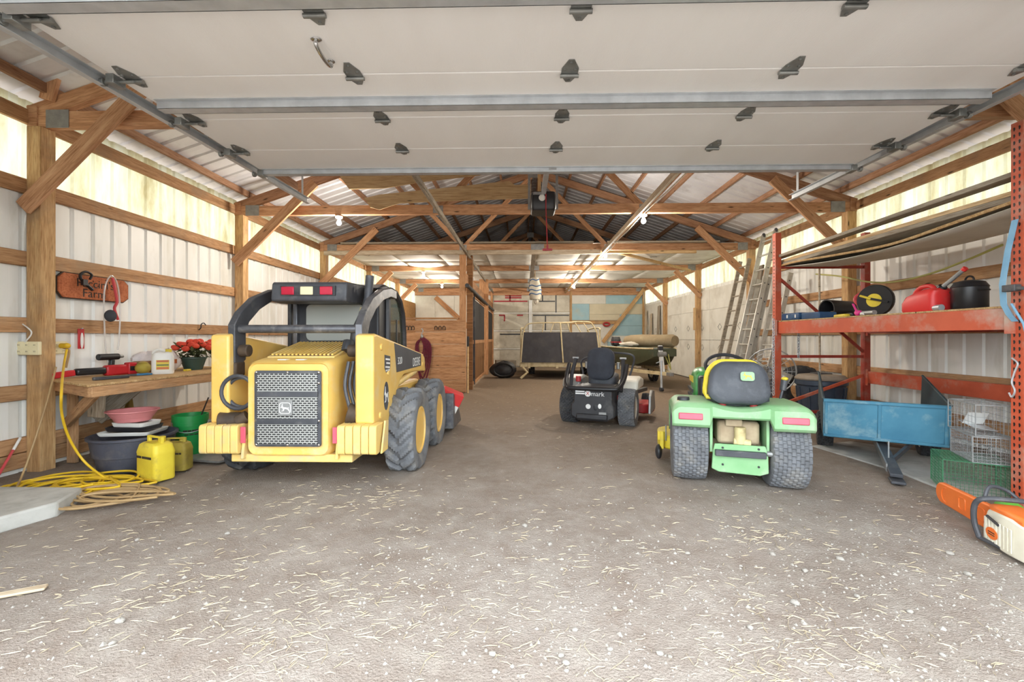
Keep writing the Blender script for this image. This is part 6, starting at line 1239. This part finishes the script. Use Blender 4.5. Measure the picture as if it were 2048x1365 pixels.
# concrete footing showing through the dirt
P = [gr(*q) for q in ((1622, 893), (1700, 884), (1850, 905), (2040, 950), (2040, 1010), (1900, 985), (1800, 945), (1700, 915))]
struct(G().prism([(q.x, q.y) for q in P], -.03, .006, 'z').ob('floor_concrete', 'concrete'))
# ---------------------------------------------------------------- loose litter on the floor
r_ = random.Random(11)
me = [blob((0, 0, .45), (1, .8, .55), s_, 9, 6, .1).mesh('stone') for s_ in (1, 2, 3)]
pts = [(455, 1068), (985, 1310), (990, 1345), (1375, 1104), (1545, 1103), (1714, 1185), (1230, 1215), (1150, 1262), (1132, 1330), (1122, 1315), (1133, 1345), (1220, 1300), (1340, 1310), (1770, 1285), (1885, 1300), (1610, 1135), (1100, 1085), (275, 1080), (240, 1240), (225, 1282), (1500, 1250), (1820, 1215), (1680, 1115), (1900, 1105), (1590, 1200), (140, 1362), (1320, 1305), (1050, 1050), (1740, 1065), (1935, 1145)]
for i, q in enumerate(pts):
    p = gr(*q); s_ = r_.uniform(.012, .02) * (.8 if q[1] > 1250 else 1.1); o = link('floor_stone', me[i % 3], 'pebble', loc=(p.x, p.y, fz(p.x, p.y) - .014), rot=(0, 0, r_.uniform(0, 6))); o.scale = (s_, s_, s_); tag(o, 'small pale rounded stone lying loose on the dirt floor', 'stone', 'loose stones on the floor')
g = G()
for i in range(4200):
    if r_.random() < .6: px = r_.uniform(700, 2100); py = r_.triangular(930, 1420, 1120)
    else: px = r_.uniform(-50, 2100); py = r_.triangular(900, 1420, 1200)
    p = gr(px, py)
    if not -3.2 < p.x < 3.5: continue
    s_ = abs(r_.gauss(0, .0045)) + .0022; rr = r_.uniform(.6, 1.2); a = r_.uniform(0, 6); z = fz(p.x, p.y) - .012
    vs_ = [(p.x + s_ * math.cos(a + k * 1.257) * (1 if k % 2 else rr), p.y + s_ * math.sin(a + k * 1.257), z - .002) for k in range(5)] + [(p.x, p.y, z + s_ * .7)]
    g.add(vs_, [(k, (k + 1) % 5, 5) for k in range(5)])
o = g.ob('gravel', 'pebble'); tag(o, 'fine pale gravel scattered over the dirt floor', 'gravel'); o['kind'] = 'stuff'
g = G()
clus = [(gr(*q), s_) for q, s_ in (((620, 1230), .5), ((560, 1300), .35), ((700, 1180), .4), ((350, 1180), .5), ((1700, 1240), .5), ((1640, 1290), .4), ((1540, 1060), .35), ((1200, 1340), .4), ((1850, 1330), .4), ((700, 1000), .5), ((760, 985), .4), ((300, 1250), .5), ((900, 1250), .5), ((1500, 1330), .3))]
for i in range(2300):
    if i < 800: c, s_ = clus[r_.randrange(len(clus))]; x, y = c.x + r_.gauss(0, s_ * .5), c.y + r_.gauss(0, s_ * .35)
    elif i < 1800: p = gr(r_.uniform(-50, 2100), r_.triangular(860, 1400, 1050)); x, y = p.x, p.y
    else: x, y = r_.uniform(-1, 3.5), r_.uniform(5.5, 13)
    if not -3.2 < x < 3.4: continue
    l = r_.uniform(.008, .034) * (2 if r_.random() < .08 else 1); a = r_.gauss(.25, .7) + (PI if r_.random() < .5 else 0); w_ = r_.uniform(.0006, .0012); z = fz(x, y) - .010 + r_.uniform(0, .004)
    bx, by = math.cos(a), math.sin(a); cv = r_.uniform(-.3, .3) * l
    P = [(x - bx * l, y - by * l), (x - by * cv, y + bx * cv), (x + bx * l, y + by * l)]; vs_ = []
    for k, (u, v) in enumerate(P): vs_ += [(u - by * w_, v + bx * w_, z), (u + by * w_, v - bx * w_, z), (u, v, z + w_ * 1.5 + (.003 if k == 1 else 0))]
    g.add(vs_, [(0, 3, 5, 2), (2, 5, 4, 1), (3, 6, 8, 5), (5, 8, 7, 4)])
o = g.ob('straw', 'hay'); tag(o, 'loose dry straw strewn over the dirt floor', 'straw'); o['kind'] = 'stuff'
p = gr(22, 1195); tag(beam('wood_splinter', (p.x - .12, p.y - .05, .012), (p.x + .1, p.y + .07, .012), .05, .014, 'pale_board'), 'pale wood splinter on the floor at the left edge', 'wood scrap')
